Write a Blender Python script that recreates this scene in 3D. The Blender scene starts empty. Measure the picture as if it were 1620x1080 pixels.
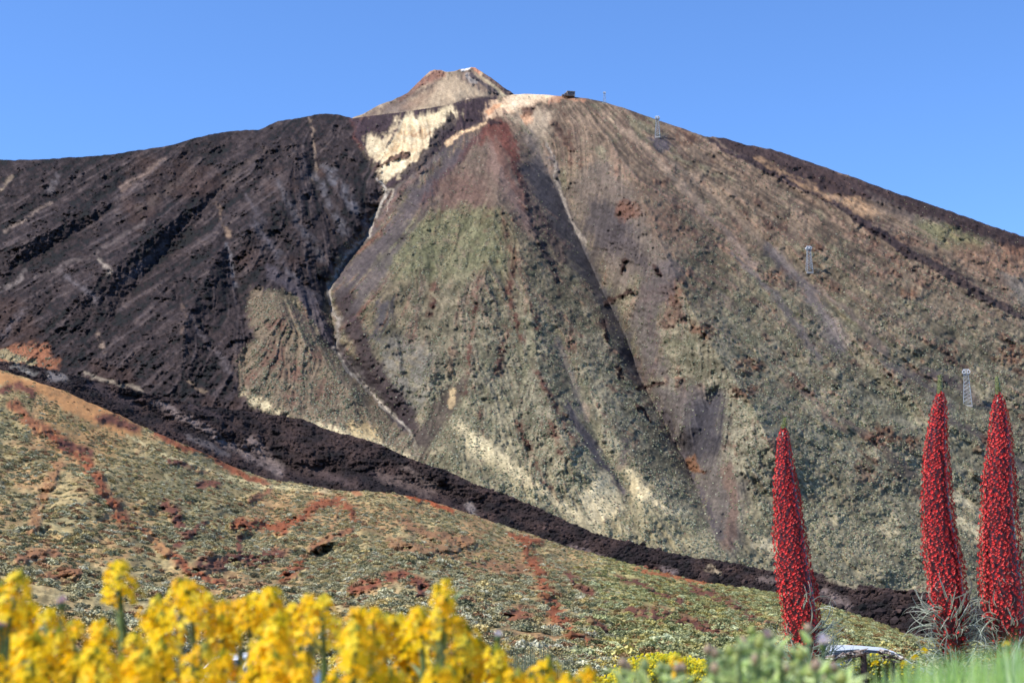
import bpy, math, random
import numpy as np
from mathutils import Vector, Matrix

random.seed(7)
RNG = np.random.default_rng(7)
scene = bpy.context.scene
COL = scene.collection

# ------------------------------------------------------------------ camera, sky, sun, exposure
F = 2500.0                      # focal length in photo pixels (1620 wide)
PITCH = math.radians(10.0)
cam_data = bpy.data.cameras.new("camera")
cam_data.sensor_width = 36.0
cam_data.lens = 36.0 * F / 1620.0
cam_data.clip_start = 0.1
cam_data.clip_end = 30000.0
cam_data.dof.use_dof = True
cam_data.dof.focus_distance = 19.0
cam_data.dof.aperture_fstop = 8.2
cam = bpy.data.objects.new("camera", cam_data)
cam.rotation_euler = (math.radians(90) + PITCH, 0, 0)
COL.objects.link(cam)
scene.camera = cam

SUN_AZ = math.atan2(-0.94, -0.34)       # bearing of the sun from +Y towards +X
SUN_EL = math.radians(50)
world = bpy.data.worlds.new("World")
scene.world = world
world.use_nodes = True
wn = world.node_tree
bg = wn.nodes["Background"]
sky = wn.nodes.new("ShaderNodeTexSky")
sky.sky_type = 'NISHITA'
sky.sun_disc = False
sky.sun_elevation = SUN_EL
sky.sun_rotation = SUN_AZ % (2 * math.pi)
sky.altitude = 2300
sky.air_density = 1.0
sky.dust_density = 0.0
sky.ozone_density = 3.0
tint = wn.nodes.new("ShaderNodeMix"); tint.data_type = 'RGBA'; tint.blend_type = 'MULTIPLY'; tint.inputs[0].default_value = 1.0
tint.inputs[7].default_value = (0.80, 1.06, 1.38, 1)     # the deep, clean blue of thin air at altitude
wn.links.new(sky.outputs[0], tint.inputs[6])
wn.links.new(tint.outputs[2], bg.inputs[0])
bg.inputs[1].default_value = 0.127

sun_data = bpy.data.lights.new("sun", 'SUN')
sun_data.energy = 4.8
sun_data.angle = math.radians(0.53)
sun_data.color = (1.0, 0.95, 0.87)
sun = bpy.data.objects.new("sun", sun_data)
sd = Vector((math.sin(SUN_AZ) * math.cos(SUN_EL), math.cos(SUN_AZ) * math.cos(SUN_EL), math.sin(SUN_EL)))
sun.rotation_euler = sd.to_track_quat('Z', 'Y').to_euler()
COL.objects.link(sun)

scene.view_settings.view_transform = 'Standard'
scene.view_settings.look = 'None'
scene.view_settings.exposure = 0.60
scene.view_settings.gamma = 1.0
scene.view_settings.use_curve_mapping = False
scene.cycles.max_bounces = 6
scene.cycles.transparent_max_bounces = 8

# ------------------------------------------------------------------ helpers
def lin(c):
    return tuple(((x / 255.0) / 12.92) if x / 255.0 <= 0.04045 else (((x / 255.0) + 0.055) / 1.055) ** 2.4 for x in c)

def tag(o, label=None, cat=None, group=None, kind=None):
    if label: o["label"] = label
    if cat: o["category"] = cat
    if group: o["group"] = group
    if kind: o["kind"] = kind
    return o

def empty(name, loc=(0, 0, 0), rz=0.0):
    o = bpy.data.objects.new(name, None)
    o.location = loc
    o.rotation_euler = (0, 0, rz)
    o.empty_display_size = 0.1
    COL.objects.link(o)
    return o

def link(name, me, parent=None, loc=None, rot=None, scale=None):
    o = bpy.data.objects.new(name, me)
    COL.objects.link(o)
    if parent is not None: o.parent = parent
    if loc is not None: o.location = loc
    if rot is not None: o.rotation_euler = rot
    if scale is not None: o.scale = scale if hasattr(scale, '__len__') else (scale,) * 3
    return o

class MB:
    """collects faces (with a colour per face) into one mesh"""
    def __init__(self):
        self.v, self.f, self.c = [], [], []
    def face(self, pts, col=(1, 1, 1)):
        n = len(self.v)
        self.v.extend([tuple(p) for p in pts])
        self.f.append(tuple(range(n, n + len(pts))))
        self.c.append(col)
    def box(self, c, s, col=(1, 1, 1), rot=None):
        x, y, z = [k / 2 for k in s]
        P = [Vector((sx * x, sy * y, sz * z)) for sx in (-1, 1) for sy in (-1, 1) for sz in (-1, 1)]
        if rot is not None: P = [rot @ p for p in P]
        P = [p + Vector(c) for p in P]
        for q in ((0, 1, 3, 2), (4, 6, 7, 5), (0, 4, 5, 1), (2, 3, 7, 6), (0, 2, 6, 4), (1, 5, 7, 3)):
            self.face([P[i] for i in q], col)
    def tube(self, pts, rads, n=6, col=(1, 1, 1), cap=True):
        pts = [Vector(p) for p in pts]
        if not hasattr(rads, '__len__'): rads = [rads] * len(pts)
        base = len(self.v)
        for i, p in enumerate(pts):
            d = (pts[min(i + 1, len(pts) - 1)] - pts[max(i - 1, 0)])
            d = d.normalized() if d.length > 1e-9 else Vector((0, 0, 1))
            a = Vector((1, 0, 0)) if abs(d.x) < 0.8 else Vector((0, 1, 0))
            s = d.cross(a).normalized(); t = d.cross(s)
            for k in range(n):
                w = 2 * math.pi * k / n
                self.v.append(tuple(p + (s * math.cos(w) + t * math.sin(w)) * rads[i]))
        for i in range(len(pts) - 1):
            for k in range(n):
                a = base + i * n + k; b = base + i * n + (k + 1) % n
                self.f.append((a, b, b + n, a + n)); self.c.append(col)
        if cap:
            self.f.append(tuple(base + k for k in range(n))[::-1]); self.c.append(col)
            self.f.append(tuple(base + (len(pts) - 1) * n + k for k in range(n))); self.c.append(col)
    def mesh(self, name, mat, smooth=False):
        me = bpy.data.meshes.new(name)
        me.from_pydata(self.v, [], self.f)
        att = me.attributes.new("tone", 'FLOAT_COLOR', 'FACE')
        att.data.foreach_set("color", np.array([(c[0], c[1], c[2], 1.0) for c in self.c], dtype=np.float32).ravel())
        me.materials.append(mat)
        if smooth: me.polygons.foreach_set("use_smooth", [True] * len(me.polygons))
        me.update()
        return me
    def build(self, name, mat, parent=None, smooth=False, **k):
        return link(name, self.mesh(name, mat, smooth), parent, **k)

# ------------------------------------------------------------------ noise
_T = RNG.random((256, 256)).astype(np.float32)
def vnoise(x, y, seed=0):
    x = np.asarray(x, np.float32) + seed * 17.31; y = np.asarray(y, np.float32) + seed * 9.77
    xi = np.floor(x).astype(np.int32); yi = np.floor(y).astype(np.int32)
    fx = x - xi; fy = y - yi
    fx = fx * fx * (3 - 2 * fx); fy = fy * fy * (3 - 2 * fy)
    x0 = xi & 255; x1 = (xi + 1) & 255; y0 = yi & 255; y1 = (yi + 1) & 255
    return (_T[x0, y0] * (1 - fx) * (1 - fy) + _T[x1, y0] * fx * (1 - fy) + _T[x0, y1] * (1 - fx) * fy + _T[x1, y1] * fx * fy) * 2 - 1
def fbm(x, y, oct=4, seed=0, gain=0.5):
    s = 0; a = 1; t = 0
    for k in range(oct):
        s = s + a * vnoise(x * 2 ** k, y * 2 ** k, seed + k * 3); t += a; a *= gain
    return s / t
def ridged(x, y, oct=3, seed=0):
    s = 0; a = 1; t = 0
    for k in range(oct):
        s = s + a * (1 - 2 * np.abs(vnoise(x * 2 ** k, y * 2 ** k, seed + k * 5))); t += a; a *= 0.5
    return s / t
def sstep(a, b, x):
    t = np.clip((x - a) / (b - a), 0, 1)
    return t * t * (3 - 2 * t)

# ------------------------------------------------------------------ survey: bearing/elevation (photo pixels) to world
CP, SP = math.cos(PITCH), math.sin(PITCH)
def sight(u, v):
    """unit horizontal bearing and tangent of the elevation angle for a sighting"""
    a = (np.asarray(u, float) - 810) / F; b = (540 - np.asarray(v, float)) / F
    dx = a + 0 * b; dy = CP - SP * b + 0 * a; dz = SP + CP * b + 0 * a
    h = np.hypot(dx, dy)
    return dx / h, dy / h, dz / h
def at(u, v, r):
    bx, by, te = sight(u, v)
    return Vector((float(bx * r), float(by * r), float(te * r)))

def seg_dist(U, V, pts):
    """distance to a polyline and position along it (0..1)"""
    best = np.full(U.shape, 1e9, np.float32); tt = np.zeros(U.shape, np.float32)
    L = [math.dist(pts[i], pts[i + 1]) for i in range(len(pts) - 1)]; tot = sum(L); acc = 0
    for i in range(len(pts) - 1):
        (ax, ay), (bx, by) = pts[i], pts[i + 1]
        ex, ey = bx - ax, by - ay
        t = np.clip(((U - ax) * ex + (V - ay) * ey) / (ex * ex + ey * ey + 1e-9), 0, 1)
        d = np.hypot(U - ax - t * ex, V - ay - t * ey)
        m = d < best
        best = np.where(m, d, best); tt = np.where(m, (acc + t * L[i]) / tot, tt)
        acc += L[i]
    return best, tt
def poly_sd(U, V, pts):
    """signed distance, negative inside"""
    ins = np.zeros(U.shape, bool); n = len(pts)
    for i in range(n):
        (ax, ay), (bx, by) = pts[i], pts[(i + 1) % n]
        if ay == by: continue
        c = ((ay > V) != (by > V)) & (U < (bx - ax) * (V - ay) / (by - ay) + ax)
        ins ^= c
    d, _ = seg_dist(U, V, list(pts) + [pts[0]])
    return np.where(ins, -d, d)

class Paint:
    """surface colour (albedo), plant cover and stoniness on one sheet of terrain"""
    def __init__(self, U, V, seed, warp=1.0):
        self.U, self.V = U.astype(np.float32), V.astype(np.float32)
        self.Uw = self.U + warp * (7 * fbm(U / 26, V / 20, 3, seed) + 3.0 * fbm(U / 7, V / 6, 2, seed + 40))
        self.Vw = self.V + warp * (6 * fbm(U / 26, V / 20, 3, seed + 11) + 2.6 * fbm(U / 7, V / 6, 2, seed + 51))
        self.C = np.zeros(U.shape + (3,), np.float32)
        self.veg = np.zeros(U.shape, np.float32)
        self.rough = np.ones(U.shape, np.float32)
        self.seed = seed
        self.edge = None
    def put(self, m, col, veg=None, rough=None):
        if col is not None:
            col = np.asarray(col, np.float32)
            self.C += m[..., None] * (col - self.C)
        if veg is not None: self.veg += m * (veg - self.veg)
        if rough is not None: self.rough += m * (rough - self.rough)
    def _box(self, pts, pad):
        xs = [p[0] for p in pts]; ys = [p[1] for p in pts]
        cols = np.where((self.U.min(0) <= max(xs) + pad) & (self.U.max(0) >= min(xs) - pad))[0]
        if len(cols) == 0: return None
        return slice(cols[0], cols[-1] + 1)
    def poly(self, pts, col, soft=5, op=1.0, veg=None, rough=None, grain=0.0):
        s = self._box(pts, soft + 14)
        if s is None: return
        sd = poly_sd(self.Uw[:, s], self.Vw[:, s], pts)
        m = op * sstep(soft, -soft, sd + (4.0 * fbm(self.U[:, s] / 4, self.V[:, s] / 3.5, 2, self.seed + 79) + (self.edge[:, s] if self.edge is not None else 0)) * min(1.0, soft / 8))
        if grain: m = m * np.clip(0.5 + 1.6 * fbm(self.U[:, s] / 9, self.V[:, s] / 7, 3, self.seed + 77) + (1 - grain), 0, 1)
        self._apply(s, m, col, veg, rough)
    def line(self, pts, w, col, op=1.0, soft=0.6, veg=None, rough=None, grain=0.0, w2=None):
        s = self._box(pts, max(w, w2 or w) * 2 + 14)
        if s is None: return
        d, t = seg_dist(self.Uw[:, s], self.Vw[:, s], pts)
        ww = w + ((w2 if w2 is not None else w) - w) * t
        if self.edge is not None: d = np.maximum(0, d + 0.10 * np.minimum(w, 9) * self.edge[:, s] / 2)
        m = op * sstep(ww, ww * (1 - soft), d)
        if grain: m = m * np.clip(0.5 + 1.6 * fbm(self.U[:, s] / 9, self.V[:, s] / 7, 3, self.seed + 78) + (1 - grain), 0, 1)
        self._apply(s, m, col, veg, rough)
    def _apply(self, s, m, col, veg, rough):
        if col is not None:
            c = np.asarray(lin(col), np.float32)
            self.C[:, s] += m[..., None] * (c - self.C[:, s])
        if veg is not None: self.veg[:, s] += m * (veg - self.veg[:, s])
        if rough is not None: self.rough[:, s] += m * (rough - self.rough[:, s])

def grid_object(name, X, Y, Z, C, mat, kind="structure", smooth=True):
    nr, nc = X.shape
    me = bpy.data.meshes.new(name)
    me.vertices.add(nr * nc)
    me.vertices.foreach_set("co", np.stack([X, Y, Z], -1).astype(np.float32).ravel())
    idx = np.arange(nr * nc).reshape(nr, nc)
    q = np.stack([idx[:-1, :-1], idx[1:, :-1], idx[1:, 1:], idx[:-1, 1:]], -1).reshape(-1, 4)
    me.loops.add(q.size); me.polygons.add(len(q))
    me.loops.foreach_set("vertex_index", q.ravel().astype(np.int32))
    me.polygons.foreach_set("loop_start", (np.arange(len(q)) * 4).astype(np.int32))
    if smooth: me.polygons.foreach_set("use_smooth", np.ones(len(q), bool))
    att = me.attributes.new("Col", 'FLOAT_COLOR', 'POINT')
    att.data.foreach_set("color", np.concatenate([C, np.ones(C.shape[:2] + (1,))], -1).astype(np.float32).ravel())
    me.materials.append(mat)
    me.update(calc_edges=True); me.validate()
    o = link(name, me)
    o["kind"] = kind
    return o

# ------------------------------------------------------------------ materials
def new_mat(name):
    m = bpy.data.materials.new(name); m.use_nodes = True
    return m, m.node_tree, m.node_tree.nodes["Principled BSDF"]

def terrain_mat(name, scale, bump, vary=0.5):
    m, nt, b = new_mat(name)
    a = nt.nodes.new("ShaderNodeAttribute"); a.attribute_name = "Col"
    tc = nt.nodes.new("ShaderNodeTexCoord")
    n1 = nt.nodes.new("ShaderNodeTexNoise"); n1.inputs["Scale"].default_value = scale; n1.inputs["Detail"].default_value = 5; n1.inputs["Roughness"].default_value = 0.7
    nt.links.new(tc.outputs["Object"], n1.inputs["Vector"])
    mr = nt.nodes.new("ShaderNodeMapRange"); mr.inputs[1].default_value = 0.3; mr.inputs[2].default_value = 0.7
    mr.inputs[3].default_value = 1 - vary; mr.inputs[4].default_value = 1 + vary
    nt.links.new(n1.outputs["Fac"], mr.inputs[0])
    mx = nt.nodes.new("ShaderNodeMix"); mx.data_type = 'RGBA'; mx.blend_type = 'MULTIPLY'; mx.inputs[0].default_value = 1
    nt.links.new(a.outputs["Color"], mx.inputs[6]); nt.links.new(mr.outputs[0], mx.inputs[7])
    nt.links.new(mx.outputs[2], b.inputs["Base Color"])
    bp = nt.nodes.new("ShaderNodeBump"); bp.inputs["Strength"].default_value = 1.0; bp.inputs["Distance"].default_value = bump
    nt.links.new(n1.outputs["Fac"], bp.inputs["Height"]); nt.links.new(bp.outputs[0], b.inputs["Normal"])
    b.inputs["Roughness"].default_value = 0.95; b.inputs["Specular IOR Level"].default_value = 0.1
    return m

def tone_mat(name, base, rough=0.7, trans=0.0, vary=0.25, spec=0.3, nscale=60.0, instancer=None):
    """base colour x face tone (or per-instance tint) x fine grain; trans adds light coming through leaves"""
    m, nt, b = new_mat(name)
    a = nt.nodes.new("ShaderNodeAttribute"); a.attribute_name = instancer or "tone"
    if instancer: a.attribute_type = 'INSTANCER'
    n1 = nt.nodes.new("ShaderNodeTexNoise"); n1.inputs["Scale"].default_value = nscale; n1.inputs["Detail"].default_value = 3
    tc = nt.nodes.new("ShaderNodeTexCoord"); nt.links.new(tc.outputs["Object"], n1.inputs["Vector"])
    mr = nt.nodes.new("ShaderNodeMapRange"); mr.inputs[1].default_value = 0.3; mr.inputs[2].default_value = 0.7
    mr.inputs[3].default_value = 1 - vary; mr.inputs[4].default_value = 1 + vary
    nt.links.new(n1.outputs["Fac"], mr.inputs[0])
    m1 = nt.nodes.new("ShaderNodeMix"); m1.data_type = 'RGBA'; m1.blend_type = 'MULTIPLY'; m1.inputs[0].default_value = 1
    m1.inputs[6].default_value = (*base, 1); nt.links.new(a.outputs["Color"], m1.inputs[7])
    m2 = nt.nodes.new("ShaderNodeMix"); m2.data_type = 'RGBA'; m2.blend_type = 'MULTIPLY'; m2.inputs[0].default_value = 1
    nt.links.new(m1.outputs[2], m2.inputs[6]); nt.links.new(mr.outputs[0], m2.inputs[7])
    nt.links.new(m2.outputs[2], b.inputs["Base Color"])
    b.inputs["Roughness"].default_value = rough; b.inputs["Specular IOR Level"].default_value = spec
    if trans > 0:
        t = nt.nodes.new("ShaderNodeBsdfTranslucent"); nt.links.new(m2.outputs[2], t.inputs[0])
        mix = nt.nodes.new("ShaderNodeMixShader"); mix.inputs[0].default_value = trans
        nt.links.new(b.outputs[0], mix.inputs[1]); nt.links.new(t.outputs[0], mix.inputs[2])
        nt.links.new(mix.outputs[0], nt.nodes["Material Output"].inputs[0])
    return m

MAT_MOUNT = terrain_mat("volcanic_slope", 0.22, 1.6, 0.38)
MAT_LAVA = terrain_mat("lava_clinker", 0.35, 1.6, 0.45)
MAT_HILL = terrain_mat("scrub_soil", 0.5, 0.6, 0.35)
MAT_GROUND = terrain_mat("gravel_soil", 3.0, 0.05, 0.35)
MAT_SCRUB = tone_mat("scrub_leaves", (1, 1, 1), 0.8, 0.0, 0.25, 0.15, 1.5, instancer="tint")
MAT_ROCKS = tone_mat("clinker_rock", (1, 1, 1), 0.95, 0.0, 0.35, 0.1, 1.2, instancer="tint")

# ------------------------------------------------------------------ terrain: silhouettes as sighted
def curve(pts):
    xs = [p[0] for p in pts]; ys = [p[1] for p in pts]
    return lambda u: np.interp(u, xs, ys)
S_ = curve([(-420, 262), (0, 253), (50, 253), (100, 250), (170, 245), (230, 236), (270, 230), (330, 213), (362, 208), (410, 205), (440, 192),
            (480, 185), (510, 180), (530, 181), (557, 187), (600, 182), (640, 177), (680, 171), (716, 165), (728, 160), (745, 156), (765, 157),
            (782, 158), (795, 153), (812, 150), (830, 148.5), (860, 150), (885, 152), (905, 153), (930, 156), (957, 162), (990, 172), (1040, 190),
            (1085, 205), (1115, 216), (1145, 218), (1180, 229), (1220, 236), (1260, 249), (1300, 263), (1350, 280), (1400, 299), (1450, 316),
            (1500, 333), (1560, 355), (1620, 374), (2040, 520)])
L_ = curve([(-420, 520), (0, 572), (60, 580), (100, 590), (150, 602), (200, 615), (260, 628), (320, 642), (370, 648), (410, 652), (455, 660), (480, 664),
            (520, 680), (560, 690), (610, 706), (650, 726), (700, 742), (750, 765), (800, 782), (850, 802), (900, 826), (950, 847),
            (1000, 858), (1060, 874), (1100, 882), (1130, 884), (1180, 895), (1230, 905), (1290, 908), (1350, 925), (1400, 930), (1450, 936),
            (1500, 950), (1560, 962), (1620, 968), (2040, 1000)])
H_ = curve([(-420, 545), (0, 584), (60, 604), (100, 618), (150, 640), (190, 657), (220, 672), (260, 690), (320, 715), (370, 738), (420, 757), (470, 764),
            (530, 775), (600, 778), (650, 784), (700, 798), (750, 815), (800, 832), (850, 848), (900, 866), (950, 878), (1000, 893), (1060, 908),
            (1120, 922), (1180, 930), (1230, 938), (1290, 952), (1340, 968), (1390, 985), (1430, 1003), (1460, 1010), (1520, 1014), (1620, 1018), (2040, 1025)])
K_ = curve([(540, 200), (557, 187), (575, 180), (600, 166), (620, 159), (645, 147), (652, 140), (668, 124), (680, 113), (688, 110.5), (699, 111), (706, 114), (713, 113.5),
            (720, 113), (727, 110), (736, 109), (745, 106.5), (752, 107.5), (764, 115), (775, 122), (795, 137), (812, 148), (840, 168)])

UC = np.concatenate([np.arange(-420, -20, 8), np.arange(-20, 1641, 1.5), np.arange(1645, 2041, 8)])

def polar_apex(U, V):
    """radius and fan angle about the summit: coordinates that run down the fall lines"""
    dx = U - 705; dy = V - 40
    r = np.hypot(dx, dy)
    return r, np.arctan2(dx, dy) + 0.10 * fbm(U / 120, V / 120, 3, 66) + 0.03 * fbm(U / 30, V / 30, 2, 67) * 60 / (r + 60)

# ---- main mountain
NR = 410
T = np.linspace(0, 1, NR)
top = S_(UC) + 1.3 * fbm(UC / 9, UC * 0 + 3, 3, 5) * np.where((UC < 560) | (UC > 1090), 1.0, 0.35)
bot = L_(UC) + 40
V = top[None, :] + (bot - top)[None, :] * T[:, None]
U = np.repeat(UC[None, :], NR, 0)
RAD, ANG = polar_apex(U, V)
def tent(pts, depth, w, wr=None, ends=(0.25, 0.2)):
    """a straight-sided valley (or rib): depth in metres at the line, falling to nothing w pixels away"""
    d, t = seg_dist(U, V, pts)
    x = np.clip(1 - d / w, 0, 1); x = x * x * (1.6 - 0.6 * x) if wr is None else x ** wr
    return depth * x * sstep(0, ends[0], t) * sstep(0, ends[1], 1.0 - t)
Hbig = 16 * fbm(U / 150, V / 130, 4, 80) + 5 * fbm(U / 45, V / 36, 3, 81)
for pts, dep, w in [([(640, 250), (604, 300), (582, 372), (522, 450), (530, 546), (592, 628), (655, 690), (690, 740)], 50, 95), ([(640, 262), (604, 310), (578, 376), (520, 455), (532, 546), (594, 628), (655, 690)], 16, 24),
                    ([(820, 190), (850, 235), (890, 320), (925, 398), (960, 474), (990, 530), (1010, 590), (1040, 650), (1090, 740), (1140, 880)], 78, 92), ([(890, 320), (925, 398), (962, 476), (990, 530), (1012, 596), (1044, 655), (1092, 740), (1130, 840)], 15, 26),
                    ([(1140, 600), (1110, 680), (1090, 745)], 16, 40), ([(850, 470), (890, 570), (925, 650), (970, 740), (1010, 830)], 15, 45), ([(770, 440), (742, 540), (705, 630), (672, 710)], 15, 45), ([(620, 480), (640, 570), (668, 690)], 10, 34),
                    ([(1180, 330), (1240, 420), (1310, 520), (1400, 620), (1500, 720)], 15, 50), ([(1380, 555), (1470, 600), (1620, 680)], 11, 30), ([(1400, 700), (1500, 770), (1640, 860)], 14, 50), ([(1060, 250), (1150, 330), (1260, 440)], 8, 28),
                    ([(498, 200), (500, 300), (540, 390)], 14, 36), ([(345, 290), (362, 400), (390, 520), (385, 640)], 14, 34), ([(260, 240), (150, 350), (0, 440)], 15, 36), ([(420, 230), (280, 370), (150, 540)], 20, 46), ([(120, 440), (60, 500), (-40, 580)], 10, 30), ([(430, 440), (520, 545), (650, 690)], 10, 22)]:
    Hbig = Hbig - tent(pts, dep, w)
for pts, dep, w in [([(782, 170), (792, 260), (775, 400), (745, 560), (735, 660)], 30, 95), ([(800, 300), (830, 430), (855, 600), (930, 800)], 20, 60), ([(930, 170), (1010, 300), (1060, 420), (1120, 540), (1190, 640), (1270, 820)], 44, 95),
                    ([(480, 175), (420, 240), (300, 330), (180, 420), (40, 540)], 20, 50), ([(300, 225), (180, 320), (-20, 410)], 14, 36), ([(480, 190), (445, 330), (345, 400), (292, 510), (285, 620)], 24, 50), ([(404, 450), (480, 540), (590, 660)], 17, 38),
                    ([(1300, 480), (1400, 580), (1560, 720)], 10, 40), ([(690, 700), (800, 790)], 8, 30)]:
    Hbig = Hbig + tent(pts, dep, w)
Hbig = Hbig + tent([(1100, 200), (1250, 284), (1345, 336), (1450, 405), (1640, 510)], 9, 15, 0.7)
Hbig = 0.8 * Hbig * (0.25 + 0.75 * sstep(0, 30, V - S_(U)))
TS = math.tan(math.radians(29.6))
x9 = (U - 720) / 900.0
cM = 746 * (1 + np.where(x9 < 0, 0.28, 0.32) * x9 ** 2)
# fall lines of that surface, and noise smeared along them (scree, runnels, plant stripes follow it)
_te = sight(U, V)[2]; _r = (cM - Hbig) / (TS - _te)
_tot = Hbig - cM
_gu = np.gradient(_tot, axis=1) / np.gradient(UC)[None, :]
_gv = np.gradient(_tot, axis=0) / np.maximum(np.gradient(V, axis=0), .2)
_Hx = _gu * F / _r; _Hy = -_gv * F / _r * (TS - _te)
_du = -_Hx; _dv = np.clip(TS + _Hy, 0.08, 2) * (TS - _te)
_n = np.hypot(_du, _dv); _du = _du / _n; _dv = _dv / _n
_fu = (U - 705) * np.where(U < 705, 0.9, 1.0); _fv = V - 20; _fn = np.hypot(_fu, _fv)     # the cone's own fall lines fan out from the summit
_du = 0.45 * _du + 0.55 * _fu / _fn; _dv = 0.45 * _dv + 0.55 * _fv / _fn
_n = np.hypot(_du, _dv); _du = (_du / _n).astype(np.float32); _dv = (_dv / _n).astype(np.float32)
def smear(w, step, n, seed):
    acc = np.zeros(U.shape, np.float32); wt = 0
    span = (bot - top)
    for sgn in (1, -1):
        pu = U.astype(np.float32).copy(); pv = V.astype(np.float32).copy()
        for k in range(n):
            g = 1 - k / n
            acc += g * vnoise(pu / w, pv / w, seed); wt += g * g
            j = np.clip(np.interp(pu, UC, np.arange(len(UC))), 0, len(UC) - 1).astype(np.int32)
            i = np.clip((pv - top[j]) / span[j] * (NR - 1), 0, NR - 1).astype(np.int32)
            pu = pu + sgn * step * _du[i, j]; pv = pv + sgn * step * _dv[i, j]
    acc = acc / math.sqrt(wt)
    return acc / acc.std()
lic1 = smear(2.6, 2.6, 14, 160)
lic2 = smear(7.0, 6.0, 12, 170)
lic3 = smear(9.0, 3.6, 8, 180)
P = Paint(U, V, 1)
P.edge = 2.6 * lic1 + 2.8 * lic2
st1 = 0.30 * lic2; st2 = 0.30 * lic1
big = fbm(U / 90, V / 80, 4, 63)
med = fbm(U / 22, V / 16, 3, 64)
fine = fbm(U / 5, V / 4, 3, 65)

def mixc(a, b, t):
    return np.asarray(lin(a), np.float32) * (1 - t[..., None]) + np.asarray(lin(b), np.float32) * t[..., None]
olive = mixc((88, 82, 64), (122, 110, 88), sstep(-0.5, 0.5, med + 0.5 * fine))
brown = mixc((84, 70, 60), (114, 96, 82), sstep(-0.5, 0.5, med))
rust = mixc((82, 56, 48), (104, 76, 62), sstep(-0.5, 0.5, fine))
P.C[:] = olive
P.veg[:] = 0.55
P.put(sstep(-0.05, 0.45, st1 + 0.4 * big), brown, veg=0.3)
P.put(0.8 * sstep(0.18, 0.5, st2 * 0.7 + st1 * 0.3 - 0.3 * big), rust, veg=0.15, rough=1.5)
# higher on the right shoulder the ground is browner and barer
P.put(0.75 * sstep(430, 200, V - 0.33 * np.maximum(U - 950, 0)) * sstep(640, 800, U), mixc((96, 80, 70), (130, 110, 93), sstep(-.5, .5, st2 + med * .5)), veg=0.2)
P.put(0.6 * sstep(360, 660, V - 0.10 * (U - 1100)) * sstep(600, 760, U), mixc((108, 104, 86), (140, 136, 114), sstep(-.5, .5, med + .5 * fine + 0.3 * lic3)), veg=0.8)
ro = 0.17 * lic3 + 0.5 * fbm(U / 60, V / 50, 3, 165) + 0.35 * fbm(U / 9, V / 7, 3, 164)
rz = sstep(620, 760, U) * sstep(860, 700, V)
P.put(0.65 * sstep(0.24, 0.40, ro) * rz, mixc((90, 68, 58), (122, 96, 78), sstep(-.4, .5, fine + 0.3 * med)), veg=0.2, rough=1.45)
P.put(0.6 * sstep(0.40, 0.52, ro) * rz, mixc((70, 55, 50), (104, 80, 66), sstep(-.4, .5, fine)), veg=0.05, rough=2.2)
P.put(0.5 * sstep(0.2, 0.5, -ro) * rz, mixc((112, 110, 86), (134, 130, 104), sstep(-.4, .5, fine)), veg=0.7)
# lowest slopes: pale pumice soil with pale shrubs
low = sstep(170, 40, L_(U) - V + 55 * big)
P.put(0.65 * low * sstep(430, 620, U), mixc((122, 116, 92), (152, 142, 112), sstep(-.4, .5, med)), veg=0.85, rough=0.8)

# right-hand flank: long scree chutes
for a, b, w, c in [((1330, 300), (1540, 420), 9, (128, 110, 92)), ((1060, 250), (1290, 470), 9, (128, 112, 95)), ((960, 185), (1110, 330), 8, (150, 130, 110)),
                   ((1215, 390), (1330, 545), 17, (98, 92, 92)), ((1160, 400), (1290, 560), 9, (104, 96, 92)), ((1400, 575), (1500, 640), 10, (92, 84, 80)),
                   ((1460, 585), (1560, 640), 10, (88, 80, 78)), ((1290, 450), (1400, 560), 8, (118, 104, 92)), ((1100, 330), (1190, 420), 8, (126, 110, 98)),
                   ((1330, 660), (1440, 750), 10, (100, 88, 78)), ((1500, 660), (1640, 760), 8, (100, 90, 84)), ((1240, 600), (1330, 680), 8, (116, 98, 84))]:
    mid = ((a[0] + b[0]) / 2 + 6, (a[1] + b[1]) / 2 - 6)
    P.line([a, mid, b], w * 0.7, c, op=0.8, soft=0.9, veg=0.06, rough=0.35, w2=w * 1.5)
for c, r in [((1185, 580), 18), ((1500, 375), 16), ((1440, 465), 10), ((1600, 400), 18), ((1110, 520), 16), ((1060, 460), 20), ((1290, 395), 14), ((1400, 690), 24), ((1440, 700), 16),
             ((1180, 620), 20), ((1230, 440), 14), ((960, 510), 12), ((1600, 560), 22), ((1565, 700), 14), ((1020, 470), 16)]:
    P.poly([(c[0] + r * math.cos(k) * 1.2, c[1] + r * 0.75 * math.sin(k)) for k in np.linspace(0, 6.0, 9)], (104, 72, 56), soft=9, op=0.8, veg=0.1, rough=2.4, grain=0.6)

# central face: reddish rock ribs among green
for pts, w in [([(795, 330), (812, 420), (805, 480), (825, 540)], 9), ([(765, 420), (752, 480), (742, 560)], 10), ([(745, 560), (735, 620)], 9), ([(690, 450), (680, 500)], 8),
               ([(800, 520), (790, 590)], 10), ([(850, 590), (880, 650), (905, 690)], 10), ([(760, 650), (765, 690)], 9), ([(820, 670), (850, 740), (880, 790)], 11), ([(870, 670), (890, 720)], 12),
               ([(700, 330), (690, 360)], 7), ([(840, 480), (850, 520)], 8), ([(760, 355), (780, 320)], 8)]:
    P.line(pts, w, (86, 56, 48), op=0.9, soft=0.95, veg=0.12, rough=1.6, grain=0.6)
P.poly([(700, 300), (760, 300), (800, 330), (800, 420), (740, 440), (640, 440), (600, 420), (640, 360)], (112, 114, 82), soft=22, op=0.6, veg=0.75, grain=0.3)
P.poly([(600, 540), (640, 530), (690, 560), (680, 640), (640, 670), (600, 600)], (112, 108, 100), soft=14, op=0.75, veg=0.35, rough=1.0, grain=0.4)

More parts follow.
